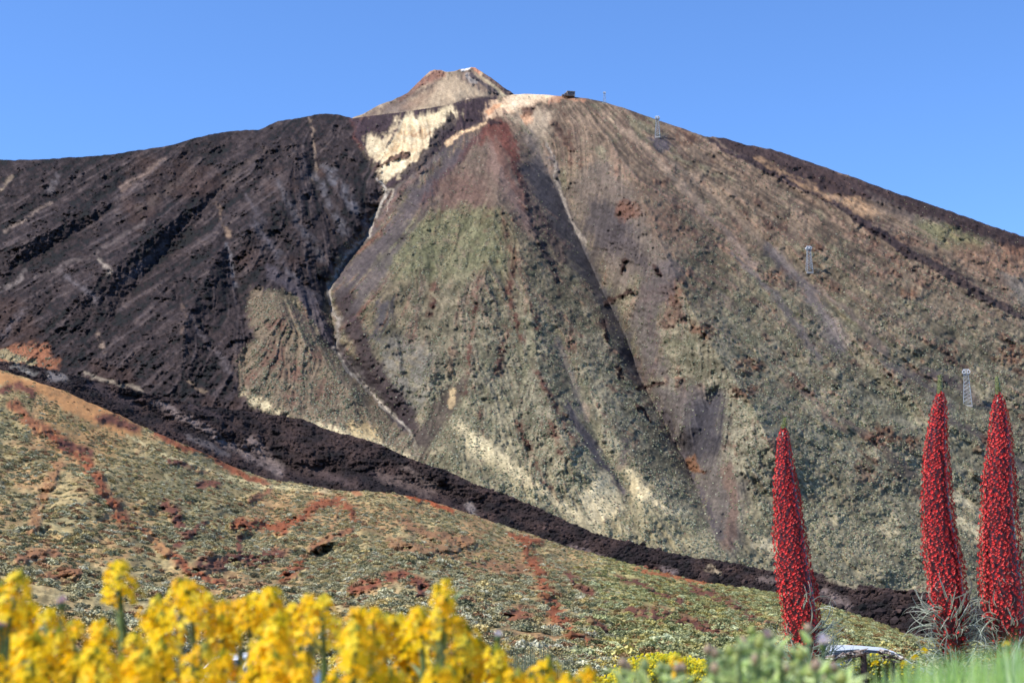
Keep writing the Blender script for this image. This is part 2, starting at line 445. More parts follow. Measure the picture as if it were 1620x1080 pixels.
# black lava of the left flank
BL = [(-430, 200), (560, 150), (562, 215), (588, 262), (606, 292), (596, 330), (578, 360), (545, 395), (522, 440), (505, 500), (470, 470), (440, 462), (402, 462), (392, 490), (406, 535),
      (372, 566), (382, 628), (455, 664), (470, 700), (-430, 640)]
dl = mixc((33, 28, 30), (60, 51, 50), sstep(-0.5, 0.6, st1 * 0.7 + fine * 0.5))
rocky = sstep(0.12, 0.4, fbm(U / 20, V / 15, 4, 163))
sdl = poly_sd(P.Uw, P.Vw, BL)
mB = sstep(7, -7, sdl)
P.put(mB, dl, veg=0.0, rough=1.25)
P.put(mB * 0.6 * sstep(0.08, 0.6, st2 * 0.8 + st1 * 0.5 + 0.3 * big), mixc((68, 62, 64), (82, 72, 68), sstep(-.5, .5, fine)), rough=0.7)
P.put(mB * rocky, None, rough=2.3)
P.put(mB * 0.5 * sstep(0.2, 0.55, big - 0.3 * med), np.array(lin((70, 53, 46)), np.float32))
for pts, w, c in [([(492, 190), (496, 232), (501, 258), (492, 290)], 3.5, (146, 126, 106)), ([(515, 262), (545, 305), (585, 360)], 10, (100, 98, 102)), ([(497, 275), (520, 320), (545, 365)], 7, (90, 88, 92)),
                  ([(346, 322), (352, 350), (362, 372)], 5, (140, 118, 98)), ([(358, 385), (364, 420), (372, 450)], 5, (104, 102, 106)), ([(152, 408), (165, 424), (172, 434)], 5, (158, 146, 132)),
                  ([(42, 428), (22, 450), (0, 462)], 5, (128, 118, 112)), ([(262, 250), (225, 275), (190, 300)], 3.5, (128, 110, 98)), ([(260, 255), (180, 320)], 3, (104, 92, 88)),
                  ([(90, 278), (82, 300)], 7, (96, 90, 90)), ([(20, 280), (0, 298)], 4, (140, 124, 104)), ([(85, 318), (45, 345), (10, 365)], 3.5, (136, 120, 108)), ([(260, 390), (200, 440)], 8, (92, 84, 84)),
                  ([(285, 480), (296, 505), (288, 525)], 5, (100, 84, 74)), ([(300, 500), (340, 560), (372, 590)], 5, (96, 88, 88)), ([(155, 530), (168, 556)], 5, (150, 130, 112)),
                  ([(400, 350), (450, 420), (500, 480)], 9, (84, 80, 84)), ([(440, 290), (470, 350), (510, 410)], 8, (88, 84, 86)), ([(100, 430), (150, 475)], 9, (96, 90, 92)), ([(40, 490), (0, 530)], 8, (86, 80, 82)),
                  ([(230, 350), (150, 400), (60, 440)], 4, (100, 90, 86)), ([(380, 300), (420, 350)], 6, (82, 76, 78)), ([(135, 592), (180, 606), (225, 618)], 4.5, (150, 138, 120)), ([(300, 605), (322, 618)], 4, (136, 118, 98)),
                  ([(320, 250), (280, 290), (220, 330)], 7, (90, 78, 72)), ([(420, 240), (380, 270), (340, 310)], 7, (88, 76, 70))]:
    P.line(pts, w * 1.15, c, op=0.72, soft=0.95, rough=0.6, grain=0.7, w2=w * 1.6)
P.poly([(556, 186), (585, 183), (590, 215), (575, 238), (557, 220)], (92, 56, 52), soft=6, op=0.9, rough=1.5)
# small red knoll on the left edge
P.poly([(-60, 560), (0, 556), (30, 546), (70, 544), (86, 570), (88, 582), (0, 575), (-60, 580)], (146, 98, 72), soft=6, op=0.95, veg=0.25, rough=1.2)
P.line([(-10, 560), (30, 566), (50, 572)], 8, (150, 142, 108), op=0.8, veg=0.8)
# green spur between the black lava and the gully
P.poly([(400, 460), (430, 458), (470, 500), (540, 570), (600, 632), (650, 690), (680, 730), (560, 705), (455, 664), (384, 628), (374, 566), (406, 536), (394, 490)], (116, 102, 84), soft=6, op=0.95, veg=0.7, rough=0.9)
for c, r in [((440, 510), 16), ((430, 560), 20), ((470, 590), 18), ((500, 560), 14), ((520, 620), 16), ((460, 630), 12), ((400, 600), 12)]:
    P.poly([(c[0] + r * math.cos(k) * 1.1, c[1] + r * math.sin(k)) for k in np.linspace(0, 6.0, 9)], (104, 74, 64), soft=9, op=0.7, grain=0.5, veg=0.4)
P.line([(430, 430), (480, 470), (520, 530), (580, 600), (640, 672)], 13, (74, 68, 72), op=0.85, soft=0.6, veg=0.0, rough=0.8)
# dark bands along the gully
P.poly([(748, 216), (700, 246), (640, 312), (600, 366), (560, 410), (534, 460), (524, 455), (545, 405), (590, 350), (612, 310), (660, 260), (716, 214)], (88, 79, 79), soft=9, op=0.9, veg=0.02, rough=0.45)
P.line([(545, 470), (560, 520), (590, 590), (640, 650), (664, 690)], 20, (58, 48, 50), op=0.9, soft=0.6, veg=0.02, rough=1.5)
P.line([(640, 270), (612, 300), (590, 345)], 10, (66, 54, 52), op=0.8, rough=2.0, veg=0)
P.poly([(560, 450), (590, 420), (640, 380), (610, 440), (575, 480), (560, 500)], (90, 82, 80), soft=9, op=0.85, rough=0.4, veg=0.06)
P.poly([(600, 480), (625, 470), (600, 530), (585, 540)], (74, 70, 73), soft=8, op=0.85, rough=0.3, veg=0)
P.poly([(650, 690), (680, 640), (735, 590), (745, 600), (715, 650), (690, 690), (670, 720)], (76, 67, 60), soft=9, op=0.9, rough=0.5, veg=0.05)
P.line([(716, 618), (714, 640)], 7, (170, 148, 112), op=0.9, veg=0.05, rough=0.3)
P.line([(925, 640), (932, 665)], 6, (160, 142, 120), op=0.8, veg=0.05, rough=0.3)

# summit bowl: pumice, dark lava tongues, red cone
P.poly([(556, 187), (640, 170), (725, 158), (790, 150), (775, 182), (745, 200), (705, 225), (672, 258), (640, 285), (612, 300), (596, 275), (578, 235), (560, 215)], (62, 50, 54), soft=4, op=0.96, veg=0, rough=1.4)
PUM = [(626, 186), (650, 180), (690, 175), (716, 170), (725, 176), (724, 186), (706, 200), (697, 212), (684, 232), (664, 258), (640, 272), (618, 282), (607, 292), (598, 272), (592, 245), (578, 216), (590, 214), (604, 222), (620, 212)]
P.poly(PUM, (204, 184, 148), soft=7, op=0.97, veg=0, rough=0.25)
P.poly([(600, 225), (625, 215), (632, 235), (610, 262), (600, 250)], (188, 164, 126), soft=8, op=0.6, grain=0.5)
P.poly([(636, 208), (676, 196), (668, 214), (642, 222)], (176, 136, 98), soft=7, op=0.6, grain=1.0, rough=1.2)
P.poly([(632, 196), (700, 176), (690, 190), (640, 202)], (208, 186, 142), soft=6, op=0.55, rough=0.25)
P.poly([(630, 205), (680, 200), (660, 250), (620, 262), (600, 250)], (196, 160, 116), soft=14, op=0.65, rough=0.9, grain=0.9)
P.line([(598, 263), (618, 252), (640, 243)], 5.5, (88, 66, 56), op=0.95, rough=2.5, soft=0.4)
P.line([(612, 212), (608, 235), (600, 250)], 4, (178, 160, 130), op=0.6, grain=0.4)
P.line([(650, 212), (664, 206)], 3, (160, 124, 92), op=0.8); P.line([(672, 218), (684, 210)], 3, (160, 124, 92), op=0.8)
P.line([(716, 190), (690, 222), (660, 258), (640, 272)], 9, (60, 52, 54), op=0.92, rough=2.4, soft=0.5)
P.poly([(764, 182), (774, 170), (800, 152), (830, 140), (872, 140), (897, 150), (868, 158), (838, 165), (812, 176), (784, 184), (766, 192)], (206, 174, 140), soft=6, op=0.97, veg=0, rough=0.3)
P.poly([(800, 153), (830, 140), (870, 142), (840, 160), (810, 170)], (210, 188, 156), soft=6, op=0.8, rough=0.3)
P.line([(780, 186), (755, 200), (728, 214), (706, 228)], 5, (206, 172, 132), op=0.9, veg=0, rough=0.8, grain=0.3)
P.line([(772, 178), (790, 168)], 5, (196, 138, 98), op=0.7)
P.line([(868, 160), (895, 154), (920, 158)], 5, (176, 128, 100), op=0.7, rough=0.8)
P.poly([(800, 182), (850, 168), (880, 170), (870, 200), (866, 222), (850, 214), (826, 200)], (168, 150, 126), soft=8, op=0.85, veg=0, rough=0.5)
P.poly([(828, 182), (842, 180), (840, 192), (830, 190)], (206, 156, 118), soft=5, op=0.8)
P.poly([(830, 170), (846, 168), (842, 180), (832, 180)], (92, 62, 52), soft=4, op=0.8, rough=2)
P.poly([(778, 186), (800, 194), (822, 214), (840, 262), (858, 330), (850, 380), (815, 340), (770, 320), (700, 330), (660, 350), (640, 330), (690, 275), (706, 254), (748, 212)], (108, 92, 80), soft=9, op=0.88, veg=0.12, rough=1.0)
P.line([(784, 194), (752, 222), (716, 256), (690, 288), (668, 318)], 10, (84, 58, 55), op=0.9, soft=0.8, rough=1.2, w2=15)
P.line([(796, 196), (812, 236), (818, 276), (836, 328)], 11, (96, 60, 52), op=0.9, soft=0.8, rough=1.3, w2=8)
P.poly([(776, 190), (806, 200), (818, 240), (800, 250), (776, 226), (756, 226)], (108, 66, 56), soft=7, op=0.85, rough=1.0)
P.poly([(774, 224), (792, 228), (812, 280), (848, 346), (838, 372), (806, 320), (776, 262)], (130, 106, 94), soft=8, op=0.85, veg=0.02, rough=0.4)
P.poly([(690, 290), (740, 270), (770, 300), (760, 330), (700, 330)], (104, 78, 70), soft=14, op=0.6, veg=0.1)
P.poly([(746, 218), (702, 250), (642, 314), (602, 368), (562, 412), (532, 464), (560, 440), (612, 388), (664, 332), (694, 288), (726, 250)], (84, 76, 76), soft=8, op=0.92, veg=0.03, rough=0.6)
P.line([(668, 268), (640, 296), (618, 330), (600, 352)], 8, (100, 82, 72), op=0.8, soft=0.9, rough=2.4, grain=0.5)
P.line([(690, 318), (650, 362), (610, 400)], 6, (70, 62, 62), op=0.7, soft=0.9, rough=1.8, grain=0.5)
P.poly([(826, 206), (850, 218), (872, 262), (886, 318), (868, 320), (846, 270)], (122, 110, 100), soft=9, op=0.8, veg=0.02, rough=0.5)
P.line([(826, 296), (842, 350), (862, 400), (885, 446)], 9, (62, 52, 52), op=0.85, soft=0.8, rough=2.3)
P.line([(866, 250), (876, 262), (884, 290)], 6, (90, 84, 84), op=0.8, rough=1.8)
P.line([(770, 190), (790, 194)], 4, (58, 44, 44), op=0.9, rough=2)
P.line([(790, 230), (810, 290), (830, 330)], 9, (124, 92, 78), op=0.8, soft=0.8, rough=0.4, veg=0)

# right-hand scree gully
P.poly([(826, 262), (850, 250), (872, 272), (896, 318), (925, 372), (950, 430), (972, 478), (990, 520), (1008, 570), (1022, 610), (1002, 600), (980, 560), (950, 490), (916, 432), (880, 372), (850, 318)], (70, 67, 70), soft=12, op=0.92, veg=0.01, rough=0.35)
P.poly([(896, 300), (930, 260), (960, 250), (1000, 300), (1050, 380), (1080, 430), (1040, 440), (1010, 440), (980, 470), (950, 420), (920, 360)], (104, 93, 84), soft=12, op=0.85, veg=0.10, rough=1.3)
P.poly([(930, 320), (990, 320), (1010, 370), (950, 400), (925, 360)], (68, 63, 64), soft=12, op=0.82, veg=0.02, rough=1.3)
P.poly([(975, 318), (1000, 316), (1012, 340), (990, 352), (972, 340)], (106, 76, 62), soft=6, op=0.85, rough=2.8, veg=0)
P.poly([(955, 365), (985, 350), (1020, 400), (1030, 440), (1010, 420), (985, 400), (960, 410)], (72, 65, 65), soft=9, op=0.8, rough=1.8, veg=0.02)
P.poly([(1000, 280), (1040, 300), (1075, 350), (1090, 400), (1060, 400), (1020, 340)], (126, 102, 84), soft=14, op=0.6, veg=0.15)
P.poly([(1030, 420), (1060, 412), (1080, 430), (1060, 460), (1040, 500), (1050, 560), (1060, 600), (1020, 600), (1005, 540), (990, 500), (1010, 460)], (88, 80, 78), soft=10, op=0.8, veg=0.04, rough=1.0)
P.poly([(1010, 600), (1046, 606), (1100, 610), (1142, 618), (1150, 660), (1140, 700), (1152, 740), (1176, 770), (1172, 830), (1160, 872), (1134, 868), (1112, 820), (1088, 750), (1056, 690), (1030, 640)], (90, 83, 80), soft=18, op=0.88, veg=0.05, rough=0.5)
P.poly([(1090, 640), (1140, 620), (1140, 690), (1110, 740), (1085, 720)], (62, 60, 65), soft=14, op=0.85, rough=0.25, veg=0)
P.line([(1150, 740), (1160, 800), (1150, 860)], 13, (112, 92, 80), op=0.8, soft=0.8)
P.line([(1040, 640), (1075, 705), (1110, 780), (1135, 850)], 9, (74, 68, 72), op=0.75, soft=0.8, rough=0.8)
P.line([(866, 225), (878, 275), (890, 320), (910, 360), (925, 385)], 3.5, (150, 140, 128), op=0.75, soft=0.8, grain=0.3)
P.line([(850, 330), (870, 372), (890, 410)], 12, (78, 64, 60), op=0.8, rough=1.8, soft=0.8)
for pts, w in [([(958, 478), (985, 468), (998, 464)], 5), ([(958, 510), (960, 535)], 4), ([(980, 580), (984, 594)], 5), ([(1008, 616), (1024, 610), (1046, 606)], 5), ([(1004, 640), (1028, 660)], 5),
               ([(1030, 424), (1042, 436)], 5), ([(1088, 736), (1104, 740), (1116, 746)], 6), ([(985, 410), (980, 430)], 5)]:
    P.line(pts, w, (62, 46, 40), op=0.95, soft=0.5, rough=3.0, veg=0)
P.poly([(1086, 728), (1100, 722), (1118, 744), (1110, 750), (1090, 742)], (116, 84, 62), soft=3, op=0.9, rough=2.4)
P.line([(895, 640), (925, 690), (955, 735), (985, 778)], 10, (82, 76, 78), op=0.9, soft=0.7, veg=0.03, rough=0.4, w2=13)
P.line([(990, 700), (985, 740)], 12, (96, 86, 80), op=0.8, soft=0.8, veg=0.05, rough=0.4)
P.line([(880, 540), (905, 600), (918, 650)], 10, (98, 92, 88), op=0.7, soft=0.9, veg=0.15, rough=0.5)

# black lava stripes down the right skyline
for k in range(1):
    P.poly([(1108, 214), (1140, 214), (1220, 232), (1350, 276), (1500, 328), (1640, 372), (1640, 396), (1560, 378), (1500, 362), (1440, 342), (1380, 322), (1320, 308), (1270, 300), (1240, 285), (1200, 255), (1150, 232)], (60, 48, 48), soft=4, op=0.95, veg=0.02, rough=1.8)
    P.poly([(1640, 370), (2050, 510), (2050, 560), (1640, 398)], (60, 48, 48), soft=4, op=0.95, veg=0.02, rough=1.8)
P.line([(1120, 220), (1165, 245), (1205, 264), (1250, 287), (1300, 310), (1345, 338), (1400, 372), (1440, 402)], 5.5, (58, 48, 50), op=0.95, veg=0, rough=1.8, w2=10, soft=0.5)
P.line([(1440, 402), (1490, 430), (1545, 462), (1640, 512), (1800, 590)], 10, (64, 54, 54), op=0.9, veg=0.02, rough=1.6, soft=0.6)
P.poly([(1200, 250), (1250, 280), (1300, 300), (1350, 316), (1400, 336), (1370, 346), (1320, 318), (1260, 292)], (168, 136, 104), soft=5, op=0.85, veg=0.05, rough=0.4, grain=0.3)
P.poly([(1450, 345), (1520, 368), (1560, 385), (1540, 400), (1490, 390), (1450, 365)], (118, 116, 84), soft=8, op=0.8, veg=0.7)
P.poly([(1500, 380), (1640, 410), (1640, 470), (1560, 440), (1510, 410)], (122, 96, 78), soft=10, op=0.7, veg=0.15, rough=1.6)
P.poly([(1370, 305), (1440, 335), (1500, 352), (1460, 356), (1400, 330)], (112, 100, 90), soft=6, op=0.6, rough=0.6)
P.poly([(1580, 430), (1640, 440), (1640, 490), (1610, 480)], (112, 108, 100), soft=8, op=0.7, rough=0.4)
P.poly([(1028, 216), (1052, 214), (1064, 228), (1058, 240), (1040, 236)], (70, 66, 72), soft=4, op=0.9, rough=1.6)

# stream bed and sand
P.line([(600, 280), (612, 298), (604, 318), (592, 352), (582, 372), (556, 398), (540, 420), (522, 450), (518, 468), (527, 492), (538, 514), (530, 546), (546, 576), (572, 604), (592, 628), (622, 654), (652, 684)], 4.0, (160, 152, 140), op=0.95, soft=0.8, veg=0, rough=1.5, grain=0.25, w2=4.8)
P.line([(606, 300), (622, 300), (612, 330)], 3, (160, 148, 130), op=0.7)
P.line([(527, 492), (538, 514), (531, 546)], 8, (132, 124, 116), op=0.6, soft=0.8)
P.line([(652, 684), (660, 722)], 4, (140, 130, 110), op=0.7)
SAND = (188, 172, 136)
for poly in [[(724, 670), (738, 668), (790, 712), (850, 762), (905, 806), (935, 826), (958, 842), (930, 838), (880, 802), (830, 764), (780, 730), (750, 720), (736, 700)],
             [(922, 776), (940, 756), (962, 748), (976, 780), (992, 806), (962, 824), (944, 842), (930, 820)],
             [(990, 738), (1006, 742), (1030, 776), (1066, 800), (1092, 810), (1072, 822), (1040, 800), (1010, 790)],
             [(486, 662), (510, 664), (540, 678), (572, 684), (612, 704), (650, 716), (655, 730), (600, 706), (540, 692), (505, 680)],
             [(384, 622), (400, 620), (430, 640), (455, 656), (440, 658), (404, 640)],
             [(1500, 782), (1516, 782), (1552, 806), (1562, 822), (1530, 806)], [(1506, 812), (1530, 816), (1572, 850), (1560, 862), (1520, 836)],
             [(1186, 846), (1226, 858), (1240, 880), (1226, 884), (1192, 862)], [(1392, 830), (1420, 838), (1400, 850)]]:
    P.poly(poly, SAND, soft=7, op=0.92, veg=0.16, rough=0.25)
P.poly([(545, 668), (600, 672), (600, 700), (560, 690)], (188, 164, 118), soft=6, op=0.7, veg=0.3)
P.poly([(740, 680), (800, 730), (880, 800), (930, 830), (1000, 800), (1080, 810), (1140, 872), (1080, 870), (960, 850), (850, 800), (760, 740)], (160, 148, 112), soft=14, op=0.4, veg=0.7)
for cu, cv, cw, ch in [(1010, 770, 24, 30), (960, 800, 16, 34), (1560, 840, 50, 40)]:
    P.poly([(cu - cw, cv - ch), (cu + cw, cv - ch * .3), (cu + cw, cv + ch), (cu - cw * .4, cv + ch * .5)], (176, 158, 118), soft=14, op=0.35, veg=0.4)

pale = sstep(0.30, 0.48, P.C[..., 0])[..., None]
P.C *= (np.array([0.79, 0.77, 0.76], np.float32) * (1 - pale) + 0.95 * pale)
P.C *= np.exp(0.30 * st2 + 0.16 * st1 + 0.34 * fine + 0.16 * med + 0.16 * fbm(U / 2.2, V / 1.9, 2, 166))[..., None]
P.C = np.clip(P.C, 0.012, 0.9)

fade = sstep(0, 26, V - S_(U))
bare = np.maximum(sstep(0.9, 0.3, P.rough), 0.7 * mB)
flute = np.clip(0.25 + 0.6 * sstep(-0.2, 0.4, big) + 0.4 * mB, 0, 1.2)
Hh = Hbig + (1.5 * lic2 + 0.8 * lic1) * flute * (1 - 0.75 * bare)
micro = (2.2 * fbm(U / 9, V / 7, 2, 90) + 1.3 * fbm(U / 3.4, V / 3.0, 2, 91)) * np.clip(P.rough, 0.15, 3)
crag = np.clip(P.rough - 1.1, 0, 2) * 3.0 * ridged(U / 16, V / 11, 3, 92)
Hh = Hh + (micro + crag) * (0.35 + 0.65 * fade)

bx, by, te = sight(U, V)
R = (cM - Hh) / (TS - te)
X, Y, Z = bx * R, by * R, te * R
MT = dict(R=R, X=X, Y=Y, Z=Z, U=U, V=V)
# the far side falls away behind the crest
bk = np.array([12, 40, 120, 300, 700.0]); dz = np.array([1.0, 8, 45, 140, 420.0])
rb = R[0][None, :] + bk[::-1][:, None]
zb = Z[0][None, :] - dz[::-1][:, None]
X2 = np.concatenate([bx[0] * rb, X]); Y2 = np.concatenate([by[0] * rb, Y]); Z2 = np.concatenate([zb, Z])
C2 = np.concatenate([np.repeat(P.C[:1], 5, 0), P.C])
grid_object("mountain", X2, Y2, Z2, C2, MAT_MOUNT)
PM = P

# ---- summit cone behind the shoulder
uk = np.arange(540, 840.1, 1.4); nk = 76
tk = np.linspace(0, 1, nk)
kt = K_(uk) + 0.7 * fbm(uk / 5, uk * 0 + 7, 2, 15)
U = np.repeat(uk[None, :], nk, 0); V = kt[None, :] + (215 - kt)[None, :] * tk[:, None]
P = Paint(U, V, 21, warp=0.6)
fine = fbm(U / 5, V / 4, 3, 22); med = fbm(U / 16, V / 10, 3, 23)
ang = np.arctan2(U - 715, V - 80); stc = fbm(ang * 22, np.hypot(U - 715, V - 80) / 50, 3, 24)
P.C[:] = mixc((132, 114, 94), (154, 136, 112), sstep(-.6, .6, 0.4 * stc + 0.5 * med))
P.poly([(556, 190), (600, 166), (645, 147), (690, 130), (680, 142), (640, 165), (600, 184)], (92, 78, 70), soft=6, op=0.9, rough=1.6, grain=0.3)
P.poly([(600, 180), (640, 160), (660, 168), (640, 180)], (96, 84, 78), soft=6, op=0.8, rough=1.4)
P.poly([(632, 172), (664, 150), (690, 134), (700, 140), (676, 160), (650, 176)], (128, 104, 86), soft=6, op=0.7)
P.poly([(700, 126), (724, 122), (760, 142), (790, 158), (740, 152), (690, 160), (670, 158)], (166, 146, 120), soft=8, op=0.7)
P.line([(668, 128), (650, 146), (630, 158)], 5, (100, 76, 66), op=0.8, rough=1.8)
P.poly([(652, 140), (668, 124), (680, 110), (702, 108), (704, 122), (680, 132)], (124, 88, 75), soft=4, op=0.85, rough=2.0)
P.poly([(716, 116), (730, 106), (746, 106), (752, 122), (770, 140), (788, 156), (768, 150), (740, 132), (722, 124)], (116, 98, 86), soft=5, op=0.85, rough=2.0, grain=0.3)
P.line([(735, 117), (742, 127), (752, 131)], 5, (150, 142, 134), op=0.7, rough=2)
P.line([(745, 104), (756, 114), (764, 120)], 4, (176, 122, 96), op=0.85, rough=1.4)
P.line([(762, 118), (790, 146), (800, 152)], 5, (160, 146, 118), op=0.8)
P.line([(768, 119), (795, 139), (815, 152)], 7, (86, 70, 66), op=0.95, rough=1.6)
P.line([(742, 118), (764, 134), (786, 148)], 4.5, (74, 66, 68), op=0.9, rough=2.0)
P.line([(728, 110), (742, 106.5)], 2.6, (232, 226, 216), op=0.95)
P.line([(698, 111), (703, 113)], 2.0, (214, 206, 196), op=0.8)
P.poly([(700, 172), (726, 158), (760, 152), (786, 150), (800, 200), (690, 200)], (66, 54, 56), soft=4, op=0.95, rough=1.5)
P.line([(741, 157), (746, 161)], 2.6, (190, 166, 140), op=0.9)
P.C *= np.exp(0.3 * fine + 0.08 * stc + 0.15 * med)[..., None]; P.C = np.clip(P.C, 0.012, 0.9)
Hc = 1.0 * stc + 14 * fbm(U / 40, V / 40, 2, 26) + P.rough * (2.0 * fine + 2.0 * med) + np.clip(P.rough - 1, 0, 1) * 5 * ridged(U / 9, V / 7, 2, 28)
bx, by, te = sight(U, V)
xk = (U - 715) / 150
Rk = (1507 * (1 + 0.06 * xk ** 2) - Hc) / (math.tan(math.radians(36)) - te)
X, Y, Z = bx * Rk, by * Rk, te * Rk
rb = Rk[0][None, :] + np.array([300.0, 90, 25])[:, None]; zb = Z[0][None, :] - np.array([190.0, 45, 5])[:, None]
grid_object("summit_cone", np.concatenate([bx[0] * rb, X]), np.concatenate([by[0] * rb, Y]), np.concatenate([zb, Z]),
            np.concatenate([np.repeat(P.C[:1], 3, 0), P.C]), MAT_MOUNT)

# ---- hillside in front (scrub with rust-red banks)
RTOP = curve([(-420, 1150), (0, 1080), (400, 1000), (800, 900), (1200, 760), (1460, 650), (1620, 600), (2040, 560)])
VB = 1044.0
NH = 300
th = np.linspace(0, 1, NH)
ht = H_(UC) + 1.2 * fbm(UC / 8, UC * 0 + 1, 2, 31)
V = ht[None, :] + (VB - ht)[None, :] * th[:, None]
U = np.repeat(UC[None, :], NH, 0)
P = Paint(U, V, 31)
big = fbm(U / 110, V / 60, 4, 33); med = fbm(U / 26, V / 13, 3, 34); fine = fbm(U / 6, V / 3.5, 3, 35)
P.C[:] = mixc((124, 110, 76), (164, 145, 102), sstep(-.5, .5, med + .5 * fine))
P.veg[:] = 0.75
P.put(0.7 * sstep(0.0, 0.4, big + 0.4 * med), mixc((134, 100, 68), (150, 116, 80), sstep(-.5, .5, fine)), veg=0.4)
P.put(0.7 * sstep(0.1, 0.45, -big + 0.5 * med), mixc((110, 104, 76), (134, 126, 92), sstep(-.5, .5, fine)), veg=0.95)
P.put(0.8 * sstep(880, 1010, U), mixc((132, 126, 78), (168, 158, 102), sstep(-.5, .5, med)), veg=0.7)
P.poly([(-20, 580), (60, 600), (150, 634), (220, 668), (225, 690), (190, 690), (130, 660), (60, 625), (-20, 600)], (172, 124, 78), soft=6, op=0.95, veg=0.08)
P.poly([(60, 640), (190, 690), (180, 730), (120, 740), (60, 690)], (166, 128, 82), soft=14, op=0.6, veg=0.6)
P.line([(90, 690), (120, 710), (150, 750)], 12, (166, 120, 78), op=0.7, veg=0.2)
RUST = (124, 72, 48); RUSTD = (96, 60, 48)
for pts, w, c in [([(4, 616), (30, 610), (52, 620)], 9, RUSTD), ([(22, 640), (60, 676), (84, 690)], 12, (128, 82, 56)), ([(84, 690), (112, 712), (140, 736), (158, 766), (178, 796), (190, 816)], 10, RUST),
                  ([(100, 700), (140, 716)], 8, RUSTD), ([(160, 660), (190, 668), (214, 676)], 10, RUSTD), ([(250, 686), (290, 704), (330, 716), (352, 734), (390, 756), (420, 764)], 7, RUST),
                  ([(372, 826), (410, 832), (446, 838)], 10, RUST), ([(440, 838), (480, 814), (500, 800), (530, 792), (556, 808), (562, 820)], 10, RUST), ([(196, 818), (240, 850), (275, 882), (310, 908), (350, 922)], 8, RUST),
                  ([(234, 846), (262, 868)], 8, (150, 112, 74)), ([(262, 800), (280, 812), (290, 836)], 14, RUSTD), ([(316, 766), (345, 768)], 8, RUSTD), ([(270, 730), (292, 736)], 7, RUSTD), ([(276, 862), (300, 846), (322, 828)], 7, RUSTD),
                  ([(318, 888), (350, 892), (376, 880)], 13, RUSTD), ([(396, 884), (440, 876)], 14, RUSTD), ([(450, 910), (478, 892)], 11, RUST), ([(492, 866), (524, 848), (556, 840)], 9, (122, 84, 60)), ([(380, 848), (372, 870)], 7, RUSTD),
                  ([(560, 930), (600, 918), (640, 908), (672, 930)], 12, (118, 70, 50)), ([(660, 920), (664, 948)], 7, RUSTD), ([(806, 846), (830, 852), (860, 858)], 7, RUST), ([(826, 858), (840, 884), (856, 906), (862, 936), (876, 960), (892, 986)], 14, RUST),
                  ([(880, 970), (904, 1000), (936, 1020)], 9, RUST), ([(800, 975), (830, 968)], 12, (122, 78, 56)), ([(600, 770), (650, 782), (716, 806)], 6, (140, 74, 44)), ([(640, 826), (680, 846), (740, 858)], 12, (130, 96, 68)),
                  ([(620, 860), (720, 876)], 14, (128, 98, 70)), ([(740, 890), (820, 900)], 14, (124, 92, 66)), ([(1010, 900), (1060, 912), (1120, 922)], 7, (146, 88, 56)), ([(980, 914), (1040, 936), (1075, 952)], 6, RUSTD),
                  ([(900, 906), (920, 930), (935, 942)], 9, RUSTD), ([(1000, 966), (1040, 972), (1090, 982), (1130, 1000)], 16, RUSTD), ([(1090, 930), (1150, 950), (1190, 976)], 10, RUSTD), ([(940, 985), (960, 1000)], 10, RUSTD),
                  ([(500, 780), (540, 770), (570, 780)], 5, (140, 96, 66)), ([(420, 764), (430, 776), (400, 790)], 6, (124, 86, 62)), ([(300, 740), (340, 748)], 6, (120, 92, 66)), ([(80, 910), (120, 905)], 12, (124, 86, 60)), ([(30, 880), (90, 872)], 10, (126, 90, 64)),
                  ([(560, 760), (500, 880)], 4, (130, 100, 70)), ([(90, 735), (60, 800), (50, 840)], 10, (130, 96, 66)), ([(1200, 985), (1290, 1000)], 9, (118, 88, 66))]:
    P.line(pts, w * 1.45, c, op=0.97, soft=0.8, veg=0.03, rough=1.8, grain=0.1)
P.line([(140, 818), (150, 828)], 6, (204, 170, 110), op=0.9, veg=0.05)
P.line([(200, 690), (300, 735), (420, 772), (520, 778)], 4, (186, 172, 128), op=0.6, veg=0.3)
P.C *= (1 + 0.22 * fine + 0.12 * med)[..., None]; P.C = np.clip(P.C, 0.012, 0.9)
bx, by, te = sight(U, V)
rt = RTOP(U)
frac = (VB - V) / (VB - H_(U))
slope_k = ((VB - H_(U)) / F) / np.log(rt / 130.0)
lr = np.log(130.0) + np.log(rt / 130.0) * frac
hb = 5.0 * fbm(U / 120, V / 60, 3, 38) + np.clip(P.rough - 1, 0, 0.7) * (0.6 + 0.8 * ridged(U / 12, V / 7, 3, 39)) + 0.8 * fbm(U / 16, V / 9, 3, 41) * np.clip(P.rough, 0.5, 2)
hb = hb * np.clip(slope_k / 0.06, 0.1, 1) * np.clip(np.exp(lr) / 500, 0.1, 1)
R = np.exp(lr) - hb / np.maximum(slope_k, 0.012)
X, Y, Z = bx * R, by * R, te * R
HT = dict(R=R, X=X, Y=Y, Z=Z)
PH = P
rb = R[0][None, :] + np.array([90.0, 40, 10])[:, None]; zb = Z[0][None, :] - np.array([26.0, 11, 1.2])[:, None]
grid_object("hillside", np.concatenate([bx[0] * rb, X]), np.concatenate([by[0] * rb, Y]), np.concatenate([zb, Z]),
            np.concatenate([np.repeat(P.C[:1], 3, 0), P.C]), MAT_HILL)

